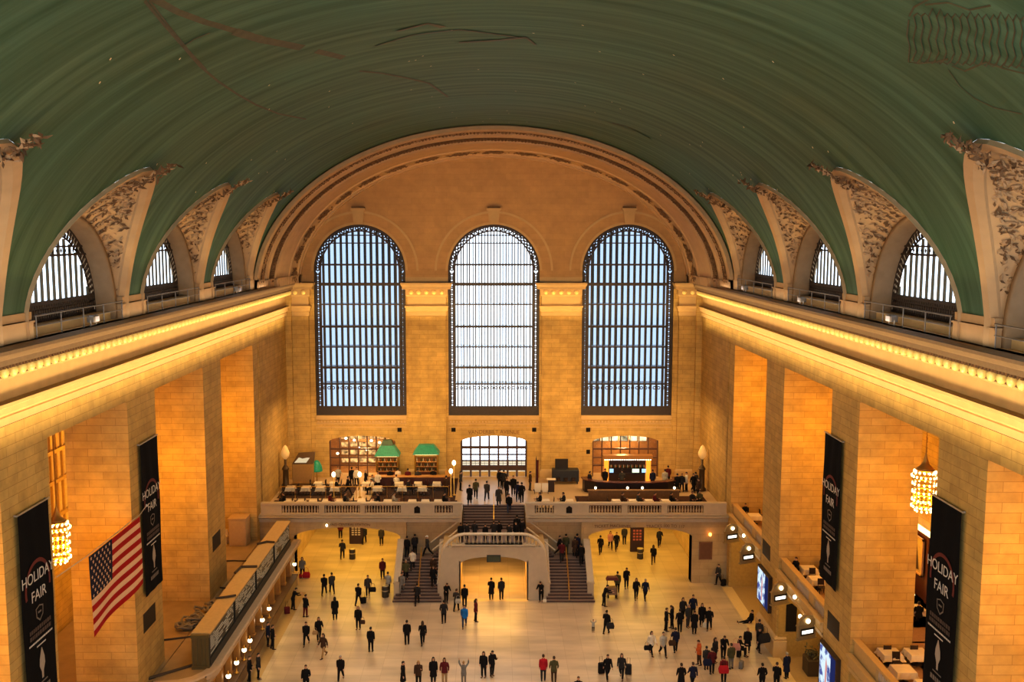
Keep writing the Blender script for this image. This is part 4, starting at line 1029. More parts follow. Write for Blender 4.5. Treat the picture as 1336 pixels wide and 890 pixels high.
bundle(-19.5,59.9,4.0,1.25,'rope_bundle',mat('grey_rope',(.26,.21,.15),.9,var=.4),'heap of coiled grey rope on the booth roof','rope',1)
bundle(-18.7,62.4,4.0,.95,'rope_bundle',MATS['grey_rope'],'smaller coil of grey rope behind the larger heap on the roof','rope',2)
m=MB(); m.smooth=True; m.ell((0,0,.3),(.5,.42,.32),12,8); m.ell((.2,.25,.5),(.25,.22,.2),10,6); tag(m.build('cloth_bag',[mat('dark_bag_cloth',(.05,.035,.03),.9,var=.3)],loc=(-18.3,60.9,4.0)),'dark lumpy bag beside the rope heap on the booth roof','bag')
m=MB(); m.bbox(-.7,.7,-.7,.7,0,2.25,.04); m.box(-.74,.74,-.74,.74,2.2,2.3); o=m.build('roof_cabinet',[mat('cabinet_tan',(.52,.36,.19),.7,var=.1)],loc=(-20.7,76.5,4.0)); m=MB(); m.box(-.6,.6,-.73,-.7,.15,2.1); m.build('cabinet_door',[MATS['cabinet_tan']],o); tag(o,'plain tan cabinet standing at the far end of the booth roof','cabinet')
m=MB(); m.box(-.35,.35,-.3,.3,.55,.65); 
for sx in (-.3,.3):
    for sy in (-.25,.25): m.box(sx-.04,sx+.04,sy-.04,sy+.04,0,.55)
o=m.build('small_white_stand',[mat('white_paint_worn',(.6,.52,.42),.6)],loc=(-22.0,76.4,4.0)); m=MB(); m.box(-.3,.3,.2,.28,.65,1.15); m.build('backboard',[MATS['white_paint_worn']],o); tag(o,'small white stand beside the tan cabinet on the booth roof','stand')
m=MB(); m.bbox(-.14,.14,-.2,.2,0,.5,.03); tag(m.build('junction_box',[cable],loc=(-20.2,51.6,4.0)),'small dark box on the near corner of the booth roof','box')

# ---- ledge floodlights and corner bulbs
fl=mat('floodlight_metal',(.3,.27,.25),.4,.5)
for i,(x,y) in enumerate(((-19.5,46.9),(-19.3,72.8),(19.5,47.1),(19.5,75.0),(19.5,61.0))):
    root=empty('floodlight',(x,y,24.62)); m=MB(); m.bbox(-.2,.2,-.3,.3,.18,.5,.05); m.build('housing',[fl],root); m=MB(); m.tube([(0,-.3,.0),(0,-.34,.3)],.03,6); m.tube([(0,.3,.0),(0,.34,.3)],.03,6); m.tube([(0,-.34,.02),(0,.34,.02)],.03,6); m.build('yoke',[fl],root)
    m=MB(); m.poly([(-(.21) if x>0 else .21,-.25,.22),(-(.21) if x>0 else .21,.25,.22),(-(.21) if x>0 else .21,.25,.46),(-(.21) if x>0 else .21,-.25,.46)]); m.build('lens',[mat('floodlight_lens',(.7,.65,.7),.1)],root,fixn=False)
    tag(root,['small floodlight on the left cornice ledge under the nearest window','small floodlight on the left cornice ledge under the farthest window','small floodlight on the right cornice ledge under the second nearest window','small floodlight on the right cornice ledge under the farthest window','small floodlight on the right cornice ledge under the middle window'][i],'floodlight')
for sg,nm in ((-1,'left'),(1,'right')):
    m=MB(); m.smooth=True; m.ell((0,0,.22),(.13,.13,.16),10,6); o=m.build('ledge_bulb',[emis('amber_bulb',(1,.55,.15),6)],loc=(sg*18.95,86.3,24.6)); m=MB(); m.lathe([(.1,0),(.06,.05),(.06,.12)],n=8); m.build('socket',[brass],o)
    tag(o,'small amber bulb on the ledge in the far %s corner'%nm,'lamp')
# ================================================================ balcony restaurants, galleries, luggage
linen=mat('white_linen',(.80,.70,.55),.8,var=.08,scale=5); dkwood=mat('dark_chair_wood',(.035,.018,.012),.45,var=.3); orange_wood=mat('bar_top_wood',(.55,.27,.07),.3,var=.2)
def make_chair():
    root=empty('dining_chair'); m=MB(); m.bbox(-.22,.22,-.22,.22,.42,.49,.03); m.build('seat',[dkwood],root)
    m=MB(); m.loft([[(x,.20+.06*(z-.49)+y,z) for x,y in ((-.21,0),(.21,0),(.21,.035),(-.21,.035))] for z in (.55,.75,.95)],True,True,True); m.build('backrest',[dkwood],root)
    for sx in (-1,1):
        for sy in (-1,1): m=MB(); m.tube([(sx*.19,sy*.19,.42),(sx*.21,sy*.22,0)],.022,6); m.build('leg',[dkwood],root)
        m=MB(); m.tube([(sx*.19,.19,.42),(sx*.19,.235,.97)],.018,6); m.build('back_post',[dkwood],root)
    return root
def make_table():
    root=empty('dining_table'); m=MB(); m.bbox(-.42,.42,-.42,.42,.69,.72,.01); m.build('tabletop',[dkwood],root)
    m=MB(); m.smooth=True; m.lathe([(.26,0),(.26,.03),(.06,.08),(.045,.4),(.06,.66),(.2,.69)],n=10); m.build('pedestal',[dkwood],root); return root
def cloth_mesh_():
    m=MB(); m.smooth=False; rs=[]
    for z,s,wv in ((.40,.50,.035),(.55,.475,.02),(.70,.45,.0),(.728,.44,0)):
        ring_=[]; n=24
        for k in range(n):
            t=k/n*4; e=int(t); f=t-e; a=[(-1,-1),(1,-1),(1,1),(-1,1)]; p,q=a[e],a[(e+1)%4]
            x=p[0]+(q[0]-p[0])*f; y=p[1]+(q[1]-p[1])*f; d=(1+ (.12 if f<.05 else 0)*(z<.5))
            ring_.append((x*(s+wv*sin(k*2.6))*d,y*(s+wv*sin(k*2.6+1))*d,z))
        rs.append(ring_)
    m.loft(rs,True,False,True); return m
CH=None; TB=None; CLM=None
def chair(x,y,z,rz,label,group):
    global CH
    if CH is None: CH=make_chair(); o=CH
    else: o=copy_tree(CH)
    place(o,(x,y,z),rz); tag(o,label,'chair',group); return o
def table(x,y,z,label,clabel,group,s=1.0):
    global TB,CLM
    if TB is None: TB=make_table(); o=TB
    else: o=copy_tree(TB)
    place(o,(x,y,z),0); o.scale=(s,s,1); tag(o,label,'table',group)
    if CLM is None: c=cloth_mesh_().build('tablecloth',[linen]); CLM=c
    else: c=CLM.copy(); C.objects.link(c)
    place(c,(x,y,z),0); c.scale=(s,s,1); tag(c,clabel,'tablecloth','white '+group.replace('tables','tablecloths'))
rows=[('left balcony front row',[-17.4,-16.35,-15.3,-14.2,-13.1,-11.2,-10.1,-9.0,-6.9,-5.8,-4.7],80.0,DECK,'left front row tables',.82),
      ('left balcony second row',[-18.2,-16.8,-15.5,-14.2,-10.4,-8.2,-6.4],84.5,DECK,'left second row tables',.85),
      ('row before the left bar',[-16.0,-14.6,-11.6,-8.6,-6.9,-5.2],86.0,DECK,'left third row tables',.8),
      ('right balcony front row',[4.4,6.4,10.4,11.8,13.2,14.6],80.1,DECK,'right front row tables',.8)]
k_=0
for nm,xs,y,z,g,s in rows:
    for i,x in enumerate(xs):
        table(x,y,z,'small dining table, %s from the left in the %s'%(ordinal(i),nm),'white cloth on table %s from the left in the %s'%(ordinal(i),nm),g,s)
        for dx,rz in ((-.5,-pi/2),(.5,pi/2)):
            if g.startswith('left front') and dx>0 and i%2: continue
            chair(x+dx*.98,y+.03,z,rz+pi,'dark chair %s of the %s table from the left, %s'%('left' if dx<0 else 'right',ordinal(i),nm),g.replace('tables','chairs'))
# thin railing between the front row and the raised tables (left)
m=MB(); m.tube([(-18.9,83.3,DECK+1.05),(-4.0,83.3,DECK+1.05)],.035,6); o=m.build('dining_railing',[brass])
for k in range(12): m=MB(); x=-18.9+k*1.354; m.tube([(x,83.3,DECK),(x,83.3,DECK+1.05)],.025,6); m.build('post',[brass],o)
m=MB(); m.box(-18.8,-12.3,83.28,83.31,DECK+.1,DECK+.9); m.box(-11.0,-4.1,83.28,83.31,DECK+.1,DECK+.9); m.build('glass_panel',[GLASS],o)
tag(o,'thin brass and glass railing between the table rows on the left balcony','railing')
# left bar
root=empty('bar_counter',(-7.7,87,DECK))
m=MB(); A=[(-3.6,.9),(-3.6,-.1),(-3.3,-.35),(3.1,-.35),(3.6,-.1),(3.75,.5),(3.6,1.8)]
sweep(m,A,[(0,0),(0,1.05),(-.35,1.05),(-.35,0)],side=1); m.build('counter_front',[wood_red],root)
m=MB(); sweep(m,A,[(.16,1.05),(.18,1.12),(.14,1.16),(-.5,1.16),(-.5,1.05),(.16,1.05)],side=1); m.build('counter_top',[orange_wood],root)
tag(root,'dark red bar counter with curved orange wood top on the left balcony','bar counter')
tgreen=mat('green_stained_glass',(.012,.16,.075),.35,emit=(.02,.32,.13),estr=.35,var=.75,scale=7)
def canopy(x,y,z,wb,wt,h,cap,label):
    root=empty('lamp_canopy',(x,y,z)); m=MB(); d=.75
    m.loft([[(-wb,-d,0),(wb,-d,0),(wb,d,0),(-wb,d,0)],[(-wb*.96,-d*.96,.12),(wb*.96,-d*.96,.12),(wb*.96,d*.96,.12),(-wb*.96,d*.96,.12)],[(-wt,-d*.5,h),(wt,-d*.5,h),(wt,d*.5,h),(-wt,d*.5,h)]],True,False,True); m.build('shade',[tgreen],root)
    if cap: m=MB(); m.loft([[(-wt*.96,-.35,h),(wt*.96,-.35,h),(wt*.96,.35,h),(-wt*.96,.35,h)],[(-wt*.62,-.2,h+.5),(wt*.62,-.2,h+.5),(wt*.62,.2,h+.5),(-wt*.62,.2,h+.5)]],True,False,True); m.build('upper_shade',[mat('dark_green_glass',(.02,.07,.03),.4,var=.4)],root)
    m=MB(); m.box(-wb*.9,wb*.9,-.6,.6,-.06,-.02); m.build('light_strip',[emis('canopy_light',(1,.7,.3),3)],root)
    for sx in (-1,1):
        for sy in (-1,1): m=MB(); m.tube([(sx*wb*.85,sy*.6,-(z-DECK)),(sx*wb*.85,sy*.6,0)],.05,6); m.build('post',[brass],root)
    tag(root,label,'lamp canopy')
canopy(-10.0,89.2,8.45,1.18,.62,.95,True,'green stained glass canopy with dark upper tier over the left back bar')
canopy(-6.35,89.2,8.62,1.24,.7,.82,False,'green stained glass canopy over the back bar nearer the doors')
root=empty('green_lampshade',(-16.4,87.6,7.3)); m=MB(); m.smooth=True; m.lathe([(.55,0),(.55,.1),(.48,.45),(.3,.85),(.1,1.0)],n=14); m.build('shade',[tgreen],root); m=MB(); m.tube([(0,0,-1.4),(0,0,.1)],.05,6); m.lathe([(.25,-1.4),(.25,-1.35),(.06,-1.25)],n=10); m.build('stand',[brass],root); tag(root,'rounded green stained glass lampshade on a stand at the left of the restaurant','lamp')
bt=[mat('bottle_green',(.02,.06,.02),.15),mat('bottle_amber',(.25,.09,.015),.15),mat('bottle_clear',(.5,.45,.35),.1)]
m=MB(); m.smooth=True; m.lathe([(.045,0),(.045,.19),(.018,.25),(.016,.32)],n=8); b0=m.build('bottle',[bt[0]]); BME=b0.data; bpy.data.objects.remove(b0)
def backbar(x,y,w,n,label,blabel,g):
    root=empty('back_bar',(x,y,DECK)); m=MB(); m.box(-w,w,.12,.2,0,2.3); m.build('back_panel',[mat('mirror_back_panel',(.16,.08,.03),.25,.3,var=.3)],root)
    for z in (.95,1.4,1.85): m=MB(); m.box(-w,w,-.2,.15,z,z+.04); m.build('shelf',[orange_wood],root)
    m=MB(); m.box(-w,w,-.35,.2,0,.95); m.build('cabinet',[wood_red],root)
    tag(root,label,'back bar')
    for j,z in enumerate((.99,1.44,1.89)):
        for k in range(n):
            o=bpy.data.objects.new('bottle',BME); C.objects.link(o); o.location=(x-w+.1+(2*w-.2)*k/(n-1),y-.06,DECK+z); o.material_slots[0].link='OBJECT'; o.material_slots[0].material=bt[(k*5+j)%3]; o.scale=(1,1,rnd.uniform(.85,1.15)); tag(o,blabel,'bottle',g)
backbar(-10.0,89.3,.95,10,'shelved back bar under the two-tier green canopy','bottle on the shelves under the two-tier green canopy','bottles under the two-tier green canopy')
backbar(-6.35,89.3,1.0,10,'shelved back bar under the green canopy nearer the doors','bottle on the shelves under the green canopy nearer the doors','bottles under the green canopy nearer the doors')
def globe_post(x,y,zt,n,label):
    root=empty('globe_lamp',(x,y,DECK)); m=MB(); m.smooth=True; m.lathe([(.16,0),(.16,.05),(.04,.12),(.03,zt-DECK-.2)],n=10); m.build('post',[brass],root)
    m=MB(); m.smooth=True; m.ell((0,0,zt-DECK),(.17,.17,.24),12,8); m.build('globe',[lamp_w],root); tag(root,label,'lamp')
globe_post(-14.15,83.5,8.0,1,'egg-shaped white globe lamp on a post, leftmost on the left balcony'); globe_post(-11.85,83.5,8.0,1,'egg-shaped white globe lamp on a post left of the bar')
globe_post(-3.55,84.3,8.85,1,'taller round globe lamp at the right end of the left bar'); globe_post(-3.8,83.7,8.25,1,'shorter round globe lamp at the right end of the left bar')
# host kiosk at far left
root=empty('display_kiosk',(-17.5,86.9,DECK)); m=MB(); m.bbox(-.95,.95,-.4,.4,0,2.3,.04); m.build('cabinet',[mat('kiosk_wood',(.42,.24,.07),.5,var=.15)],root)
m=MB(); m.loft([[(-.95,-.4,2.3),(.95,-.4,2.3),(.95,.4,2.3),(-.95,.4,2.3)],[(-.45,.2,3.2),(1.05,.2,3.3),(1.05,.4,3.3),(-.45,.4,3.2)]],True,True,True); m.build('sloped_top',[mat('kiosk_dark_wood',(.10,.055,.025),.4)],root)
m=MB(); m.poly([(-.75,-.36,2.42),(.35,-.36,2.42),(.75,.02,2.98),(-.3,.02,2.94)]); m.build('lit_panel',[emis('kiosk_panel',(1,.8,.5),.75)],root,fixn=False)
m=MB(); m.box(-1.0,1.0,-.5,-.4,.5,.56); m.box(-1.0,1.0,-.5,-.4,.15,.2); m.build('rail',[brass],root); tag(root,'tall wooden kiosk with sloped lit top in the far left corner of the balcony','kiosk')
# wall sconces / standards in the far corners
for sg,nm in ((-1,'left'),(1,'right')):
    root=empty('torch_standard',(sg*18.9,85.9,DECK)); m=MB(); m.smooth=True; m.lathe([(.4,0),(.4,.2),(.28,.3),(.26,1.9),(.34,2.0),(.3,2.1),(.1,2.4),(.12,2.9)],n=10); m.build('column',[mat('dark_bronze',(.11,.07,.03),.4,.4)],root)
    m=MB(); m.smooth=True; m.lathe([(.1,2.9),(.34,3.2),(.4,3.5),(.22,4.0),(.05,4.2)],n=10); m.build('torch_bowl',[mat('torch_bowl_gold',(.75,.52,.22),.4,emit=(1,.6,.2),estr=.25)],root); tag(root,'dark bronze torch standard with pale bowl in the far %s corner of the balcony'%nm,'torch standard')
# middle of the balcony
root=empty('dark_pole',(3.85,85.9,DECK)); m=MB(); m.smooth=True; m.lathe([(.28,0),(.28,.06),(.06,.1),(.05,2.95),(.01,3.2)],n=10); m.build('pole',[mat('pole_dark',(.03,.015,.012),.5)],root); m=MB(); m.loft([[(.02+.1*j,-.06,2.85-.3*j*.0),(.02+.08*j,-.05,.5)] for j in range(3)],False); m.build('furled_cloth',[CL_maroon if False else mat('furled_cloth',(.09,.02,.02),.8)],root); tag(root,'tall dark pole with furled cloth left of the balcony sign','pole')
for i,x in enumerate((3.95,4.6)):
    root=empty('white_panel',(x,84.9,DECK)); m=MB(); m.box(-.29,.29,-.03,.03,.12,.95); m.build('board',[mat('white_board',(.78,.74,.66),.6,var=.05)],root); m=MB(); m.box(-.3,-.26,-.15,.15,0,.3); m.box(.26,.3,-.15,.15,0,.3); m.build('feet',[dkwood],root); tag(root,['left one of the two white boards on the balcony beside the stairs','right one of the two white boards on the balcony beside the stairs'][i],'board')
root=empty('host_stand',(5.2,85.6,DECK)); m=MB(); m.bbox(-.28,.28,-.25,.25,0,1.1,.03); m.build('body',[dkwood],root); m=MB(); m.box(-.4,.4,-.3,.3,1.1,1.16); m.build('top',[linen],root); tag(root,'dark host stand with pale top right of the white boards','stand')
root=empty('dark_console',(6.7,88.6,DECK)); m=MB(); m.bbox(-1.25,1.25,-.5,.5,.25,1.35,.06)
for s in (-1.1,1.1):
    for t in (-.4,.4): m.box(s-.06,s+.06,t-.06,t+.06,0,.3)
m.build('body',[mat('console_black',(.02,.022,.03),.5,var=.3)],root); m=MB(); m.box(-.95,.25,.1,.3,1.35,2.25); m.build('screen',[mat('console_screen',(.025,.02,.018),.3)],root); m=MB()
for k in range(3): m.lathe([(.14,.25),(.2,.45),(.18,.6)],(-.7+.7*k,-.55,.05),8)
m.build('knobs',[dkwood],root); tag(root,'black console with a square dark screen standing against the wall right of the doors','console')
# right bar
root=empty('round_bar',(12.4,85.4,DECK)); m=MB(); A=[(-4.3,1.0),(-4.2,0),(-3.2,-.7),(-1.5,-1.1),(1.5,-1.1),(3.2,-.7),(4.2,0),(4.3,1.0)]
sweep(m,A,[(0,0),(0,1.1),(-.3,1.1),(-.3,0)],side=1); m.build('counter_front',[mat('bar_dark',(.022,.012,.014),.35,var=.3)],root)
m=MB(); sweep(m,A,[(.14,1.1),(.14,1.17),(-.45,1.17),(-.45,1.1),(.14,1.1)],side=1); m.build('counter_top',[mat('bar_top_dark',(.10,.035,.03),.25)],root)
tag(root,'wide dark curved bar on the right balcony','bar counter')
root=empty('bar_canopy',(12.4,87.9,DECK)); amber=mat('amber_onyx',(.7,.27,.04),.3,emit=(1,.36,.04),estr=1.1,var=.3,scale=3)
for s in (-1,1): m=MB(); m.box(s*1.75,s*2.15,-.2,.2,0,2.5); m.build('amber_column',[amber],root)
m=MB(); m.box(-2.3,2.3,-.35,.35,2.5,2.85); m.build('beam',[mat('canopy_beam',(.35,.17,.05),.4)],root)
m=MB()
for k in range(22): m.lathe([(.04,2.4),(.06,2.44),(.05,2.5)],(-2.1+k*.2,-.3,0),6)
m.build('downlights',[emis('bar_downlight',(1,.78,.5),6)],root)
m=MB(); m.box(-1.75,1.75,.5,.6,0,2.5); m.build('back_panel',[mat('bar_back_dark',(.03,.012,.01),.5)],root)
m=MB(); m.box(-1.7,1.7,.2,.5,1.0,1.04); m.box(-1.7,1.7,.2,.5,1.5,1.54); m.build('shelf',[dkwood],root)
tag(root,'bar canopy with glowing amber columns on the right balcony','bar canopy')
for i,(x,w_,cc) in enumerate(((10.95,.22,(.5,.75,1)),(13.95,.22,(.5,.75,1)),(13.2,.36,(.9,1,.75)))):
    root=empty('small_monitor',(x,88.05,DECK+1.04)); m=MB(); m.box(-w_,w_,-.03,.05,.05,.5); m.box(-.08,.08,-.06,.08,0,.05); m.build('casing',[black],root); m=MB(); m.box(-w_+.03,w_-.03,-.04,-.03,.09,.46); m.build('display',[emis('monitor_%d'%i,cc,1.2)],root); tag(root,['left bluish monitor on the right bar shelf','right bluish monitor on the right bar shelf','pale greenish monitor on the right bar shelf'][i],'monitor')
for k in range(26):
    o=bpy.data.objects.new('bottle',BME); C.objects.link(o); o.location=(12.4-1.6+.128*k,88.2,DECK+1.54); o.material_slots[0].link='OBJECT'; o.material_slots[0].material=bt[(k*2)%3]; tag(o,'bottle on the upper shelf of the amber-columned bar','bottle','bottles at the amber-columned bar')
for i,px in enumerate((8.9,11.7,13.0,15.8)):
    o=MB(); o.smooth=True; o.ell((0,0,.12),(.11,.11,.12),10,6); o=o.build('counter_globe',[lamp_w],loc=(px,82.6,DECK+1.0)); m=MB(); m.lathe([(.07,-.06),(.05,0),(.06,.02)],n=8); m.build('socket',[brass],o); tag(o,'small glowing globe before the right bar, %s from the left'%ordinal(i),'lamp','low wall globes')
m=MB(); m.box(8.3,16.2,82.4,82.8,DECK,DECK+.88); m.box(8.2,16.3,82.36,82.84,DECK+.88,DECK+.94); tag(m.build('low_partition',[mat('partition_leather',(.20,.11,.045),.6,var=.3)]),'low brown partition wall between the right bar and the front tables','partition')
for i in range(9):
    xx=-15.2+i*.66; yy=92.2+(i*7%5)*.55; zz=7.9+(i*3%4)*.42
    m=MB(); m.smooth=True; m.ell((0,0,0),(.14,.14,.12),10,6); o=m.build('pendant_lamp',[lamp_w],loc=(xx,yy,zz)); m=MB(); m.tube([(0,0,.1),(0,0,10.9-zz)],.012,5); m.build('cord',[iron],o); tag(o,'glowing pendant lamp inside the left restaurant doorway','lamp','pendant lamps inside the left restaurant doorway')
m=MB()
for k in range(4):
    for j in range(7): m.box(-15.3+j*.9,-14.62+j*.9,95.2,95.35,6.3+k*.8,6.75+k*.8)
o=m.build('added_glow_panels',[emis('back_room_glow',(1,.55,.2),.9,var=.9,scale=2.5)]); tag(o,'warm glowing panels added at the back of the left restaurant room','added glow panel')  # added glowing panels that brighten the back room
m=MB()
for j in range(6): m.box(9.75+j*.95,10.55+j*.95,95.2,95.36,8.5,9.8)
o=m.build('light_panel',[emis('lit_ceiling_panels',(1,.78,.45),1.3,var=.8,scale=1.2)]); tag(o,'glowing pale panels high behind the right bar screen','light panel')
# framed wall and restaurant in the right gallery
m=MB(); m.box(27.3,27.6,52,70,5.95,10.3); m.cur=1; m.box(27.1,27.4,52,70,10.3,10.5)
for k in range(9): m.cur=0; m.box(27.15,27.3,52.5+k*2,52.8+k*2,5.95,10.3)
o=m.build('trim_91',[wood_red,emis('cove_light',(1,.7,.32),3)]); struct(o)
root=empty('framed_picture',(27.1,60.2,7.5)); m=MB()
for a in ((-1.1,1.1,-.06,.06,0,.12),(-1.1,1.1,-.06,.06,2.3,2.42),(-1.1,-.98,-.06,.06,0,2.42),(.98,1.1,-.06,.06,0,2.42)): m.box(a[2],a[3],a[0],a[1],a[4],a[5])
m.build('frame',[mat('picture_frame_gilt',(.75,.5,.3),.4,.3)],root); m=MB(); m.quad((0,-1,.1),(0,1,.1),(0,1,2.3),(0,-1,2.3)); m.cur=1; m.poly([(-.01,-.6,.3),(-.01,.3,.2),(-.01,.5,1.3),(-.01,-.2,1.9)]); m.build('picture',[mat('picture_pale',(.55,.42,.26),.6,var=.3),mat('picture_dark',(.08,.05,.04),.6)],root,fixn=False); tag(root,'framed picture on the dark red wall behind the right gallery tables','picture')
GZ=5.95
gl=[(21.4,49.95,'largest table beside the far pier face'),(22.85,49.95,'table against the gallery pillar in the near right opening'),(21.25,47.9,'middle table in the near right opening'),(21.8,46.2,'nearest table in the near right opening')]
for i,(x,y,nm) in enumerate(gl):
    table(x,y,GZ,'dining table, %s'%nm,'white cloth over the %s'%nm,'near gallery tables',1.15)
for x,y,rz,lab in ((21.35,50.45,pi,'dark chair behind the table by the far pier of the near gallery'),(22.8,50.45,pi,'dark chair behind the table by the gallery pillar'),(21.5,49.2,0,'dark chair in front of the table by the far pier of the near gallery'),(23.7,49.4,pi/2+pi,'dark chair right of the tables in the near gallery'),(23.3,48.7,pi/2,'second dark chair right of the tables in the near gallery'),(22.3,47.2,pi/2+.4,'dark chair near the nearest gallery table')): chair(x,y,GZ,rz,lab,'near gallery chairs')
for x,y,nm in ((21.3,63.2,'farther table in the middle right opening'),(21.2,61.2,'nearer table in the middle right opening')):
    table(x,y,GZ,'dining table, %s'%nm,'white cloth over the %s'%nm,'middle gallery tables',1.1); chair(x+.9,y,GZ,pi/2+pi,'dark chair right of the %s'%nm,'middle gallery chairs'); chair(x,y-.95,GZ,0,'dark chair in front of the %s'%nm,'middle gallery chairs')
table(20.95,75.6,GZ,'dining table in the farthest right opening','white cloth over the table in the farthest right opening','far gallery tables',1.1); chair(21.8,76.4,GZ,-pi/2+pi,'dark chair beside the table in the farthest right opening','far gallery chairs')
for x,y,i in ((25.4,56.2,0),(26.2,60.5,1)): table(x,y,GZ,['inner gallery table nearer the near right opening','inner gallery table below the framed picture'][i],['white cloth on the inner gallery table near the banner edge','white cloth on the inner gallery table below the picture'][i],'inner gallery tables',1.2); chair(x-.9,y+.4,GZ,pi/2,['dark chair at the nearer inner gallery table','dark chair at the inner table below the picture'][i],'inner gallery chairs')
m=MB(); m.smooth=True; m.lathe([(.45,.0),(.45,.05),(.05,.08),(.04,.6),(.55,.66),(.5,.74),(.0,.86)],n=14); tag(m.build('table_lamp',[emis('table_lamp_glow',(1,.85,.5),2.2)],loc=(25.9,58.6,GZ)),'glowing lamp with conical shade below the framed picture in the gallery','lamp')

# kiosks, bins and stands on the floor
def signboard(x,y,w,h,label,txt):
    root=empty('kiosk_board',(x,y,0)); m=MB(); m.bbox(-w/2,w/2,-.18,.18,0,h,.04); m.build('case',[mat('kiosk_dark',(.035,.014,.012),.5)],root)
    m=MB(); rr=random.Random(5)
    for j in range(4):
        for k in range(3): m.box(-w*.32+k*w*.23,-w*.32+k*w*.23+w*.16,-.2,-.18,h*.62-j*h*.09,h*.62-j*h*.09+h*.055)
    m.build('print',[txt],root); tag(root,label,'kiosk')
signboard(13.2,86.5,1.25,3.1,'tall dark kiosk board with reddish print in the right passage',mat('kiosk_red_print',(.40,.12,.09),.6))
signboard(-13.0,88.8,1.3,2.4,'dark kiosk board with pale print in the left passage',mat('kiosk_pale_print',(.5,.45,.4),.6))
def bin_(x,y,label):
    root=empty('trash_bin',(x,y,0)); m=MB(); m.smooth=True; m.lathe([(.26,0),(.28,.04),(.28,.85),(.25,.9)],n=14); m.build('drum',[mat('bin_dark',(.04,.035,.028),.5,var=.3)],root); m=MB(); m.smooth=True; m.lathe([(.22,.88),(.3,.9),(.3,.95),(.22,.98)],n=14); m.build('rim',[mat('bin_rim',(.42,.36,.24),.35,.4)],root); m=MB(); m.lathe([(.283,.5),(.288,.51),(.288,.58),(.283,.59)],n=14); m.build('band',[MATS['bin_rim']],root); tag(root,label,'trash bin')
bin_(-12.75,84.4,'round dark trash bin with pale rim beside the person in the left passage'); bin_(13.2,84.5,'round dark trash bin in front of the kiosk in the right passage')
bin_(-8.75,75.2,'round dark trash bin by the foot of the left stairs')
root=empty('planter_stand',(21.2,61.6,0)); m=MB(); m.bbox(-.45,.45,-.6,.6,0,1.1,.04); m.build('stand',[mat('stand_dark_wood',(.07,.045,.02),.5)],root); m=MB(); rr=random.Random(9)
for k in range(90): p=Vector((rr.gauss(0,.25),rr.gauss(0,.35),1.15+abs(rr.gauss(0,.25)))); leaf(m,p,Vector((rr.uniform(-1,1),rr.uniform(-1,1),rr.uniform(0,1))),.16,Vector((rr.uniform(-1,1),rr.uniform(-1,1),.5)).normalized())
m.build('foliage',[mat('foliage_dim',(.09,.08,.035),.7,var=.5)],root,fixn=False); tag(root,'dark stand topped with foliage beside the nearer right gate','planter')
root=empty('market_cart',(9.5,74.9,0)); m=MB(); m.bbox(-.35,.35,-.25,.25,.35,.95,.03); m.build('box',[mat('cart_box',(.25,.16,.1),.6)],root); m=MB(); m.prism([(-.5,1.55),(.5,1.55),(.38,1.78),(-.38,1.78)],.5,Matrix.Translation((0,-.25,0))); m.build('awning',[mat('awning_maroon',(.14,.03,.03),.7)],root); m=MB()
for sx in (-.4,.4): m.tube([(sx,0,0),(sx,0,1.6)],.03,6)
m.build('uprights',[dkwood],root)
for sx in (-.3,.3): m=MB(); m.tube([(sx-.04,0,.17),(sx+.04,0,.17)],.17,12); m.build('wheel',[black],root)
tag(root,'small cart with dark red awning beside the right stair parapet','cart')
m=MB(); m.box(17.2,18.2,78.26,78.35,2.1,3.5); m.cur=1
for a,b,c,d in ((17.15,17.22,2.05,3.55),(18.18,18.25,2.05,3.55),(17.15,18.25,3.48,3.55),(17.15,18.25,2.05,2.12)): m.box(a,b,78.24,78.3,c,d)
tag(m.build('wall_plaque',[mat('plaque_brown',(.16,.07,.035),.6,var=.2),mat('plaque_frame',(.25,.12,.06),.5)]),'brown rectangular plaque on the wall right of the right passage','plaque')
m=MB(); m.smooth=True; m.ell((0,0,0),(.13,.12,.16),10,6); o=m.build('orange_wall_lamp',[emis('orange_lamp',(1,.35,.06),8)],loc=(18.0,78.1,4.25)); m=MB(); m.tube([(0,.22,-.15),(0,.05,-.18),(0,0,-.1)],.03,6); m.build('bracket',[brass],o); tag(o,'glowing orange wall lamp above the brown plaque','lamp')
m=MB(); m.smooth=True; m.ell((0,0,0),(.1,.1,.12),10,6); o=m.build('passage_lamp',[lamp_w],loc=(-13.9,78.2,5.0)); m=MB(); m.tube([(0,.18,.1),(0,0,.1)],.025,6); m.build('bracket',[brass],o); tag(o,'small glowing lamp over the left passage arch','lamp')
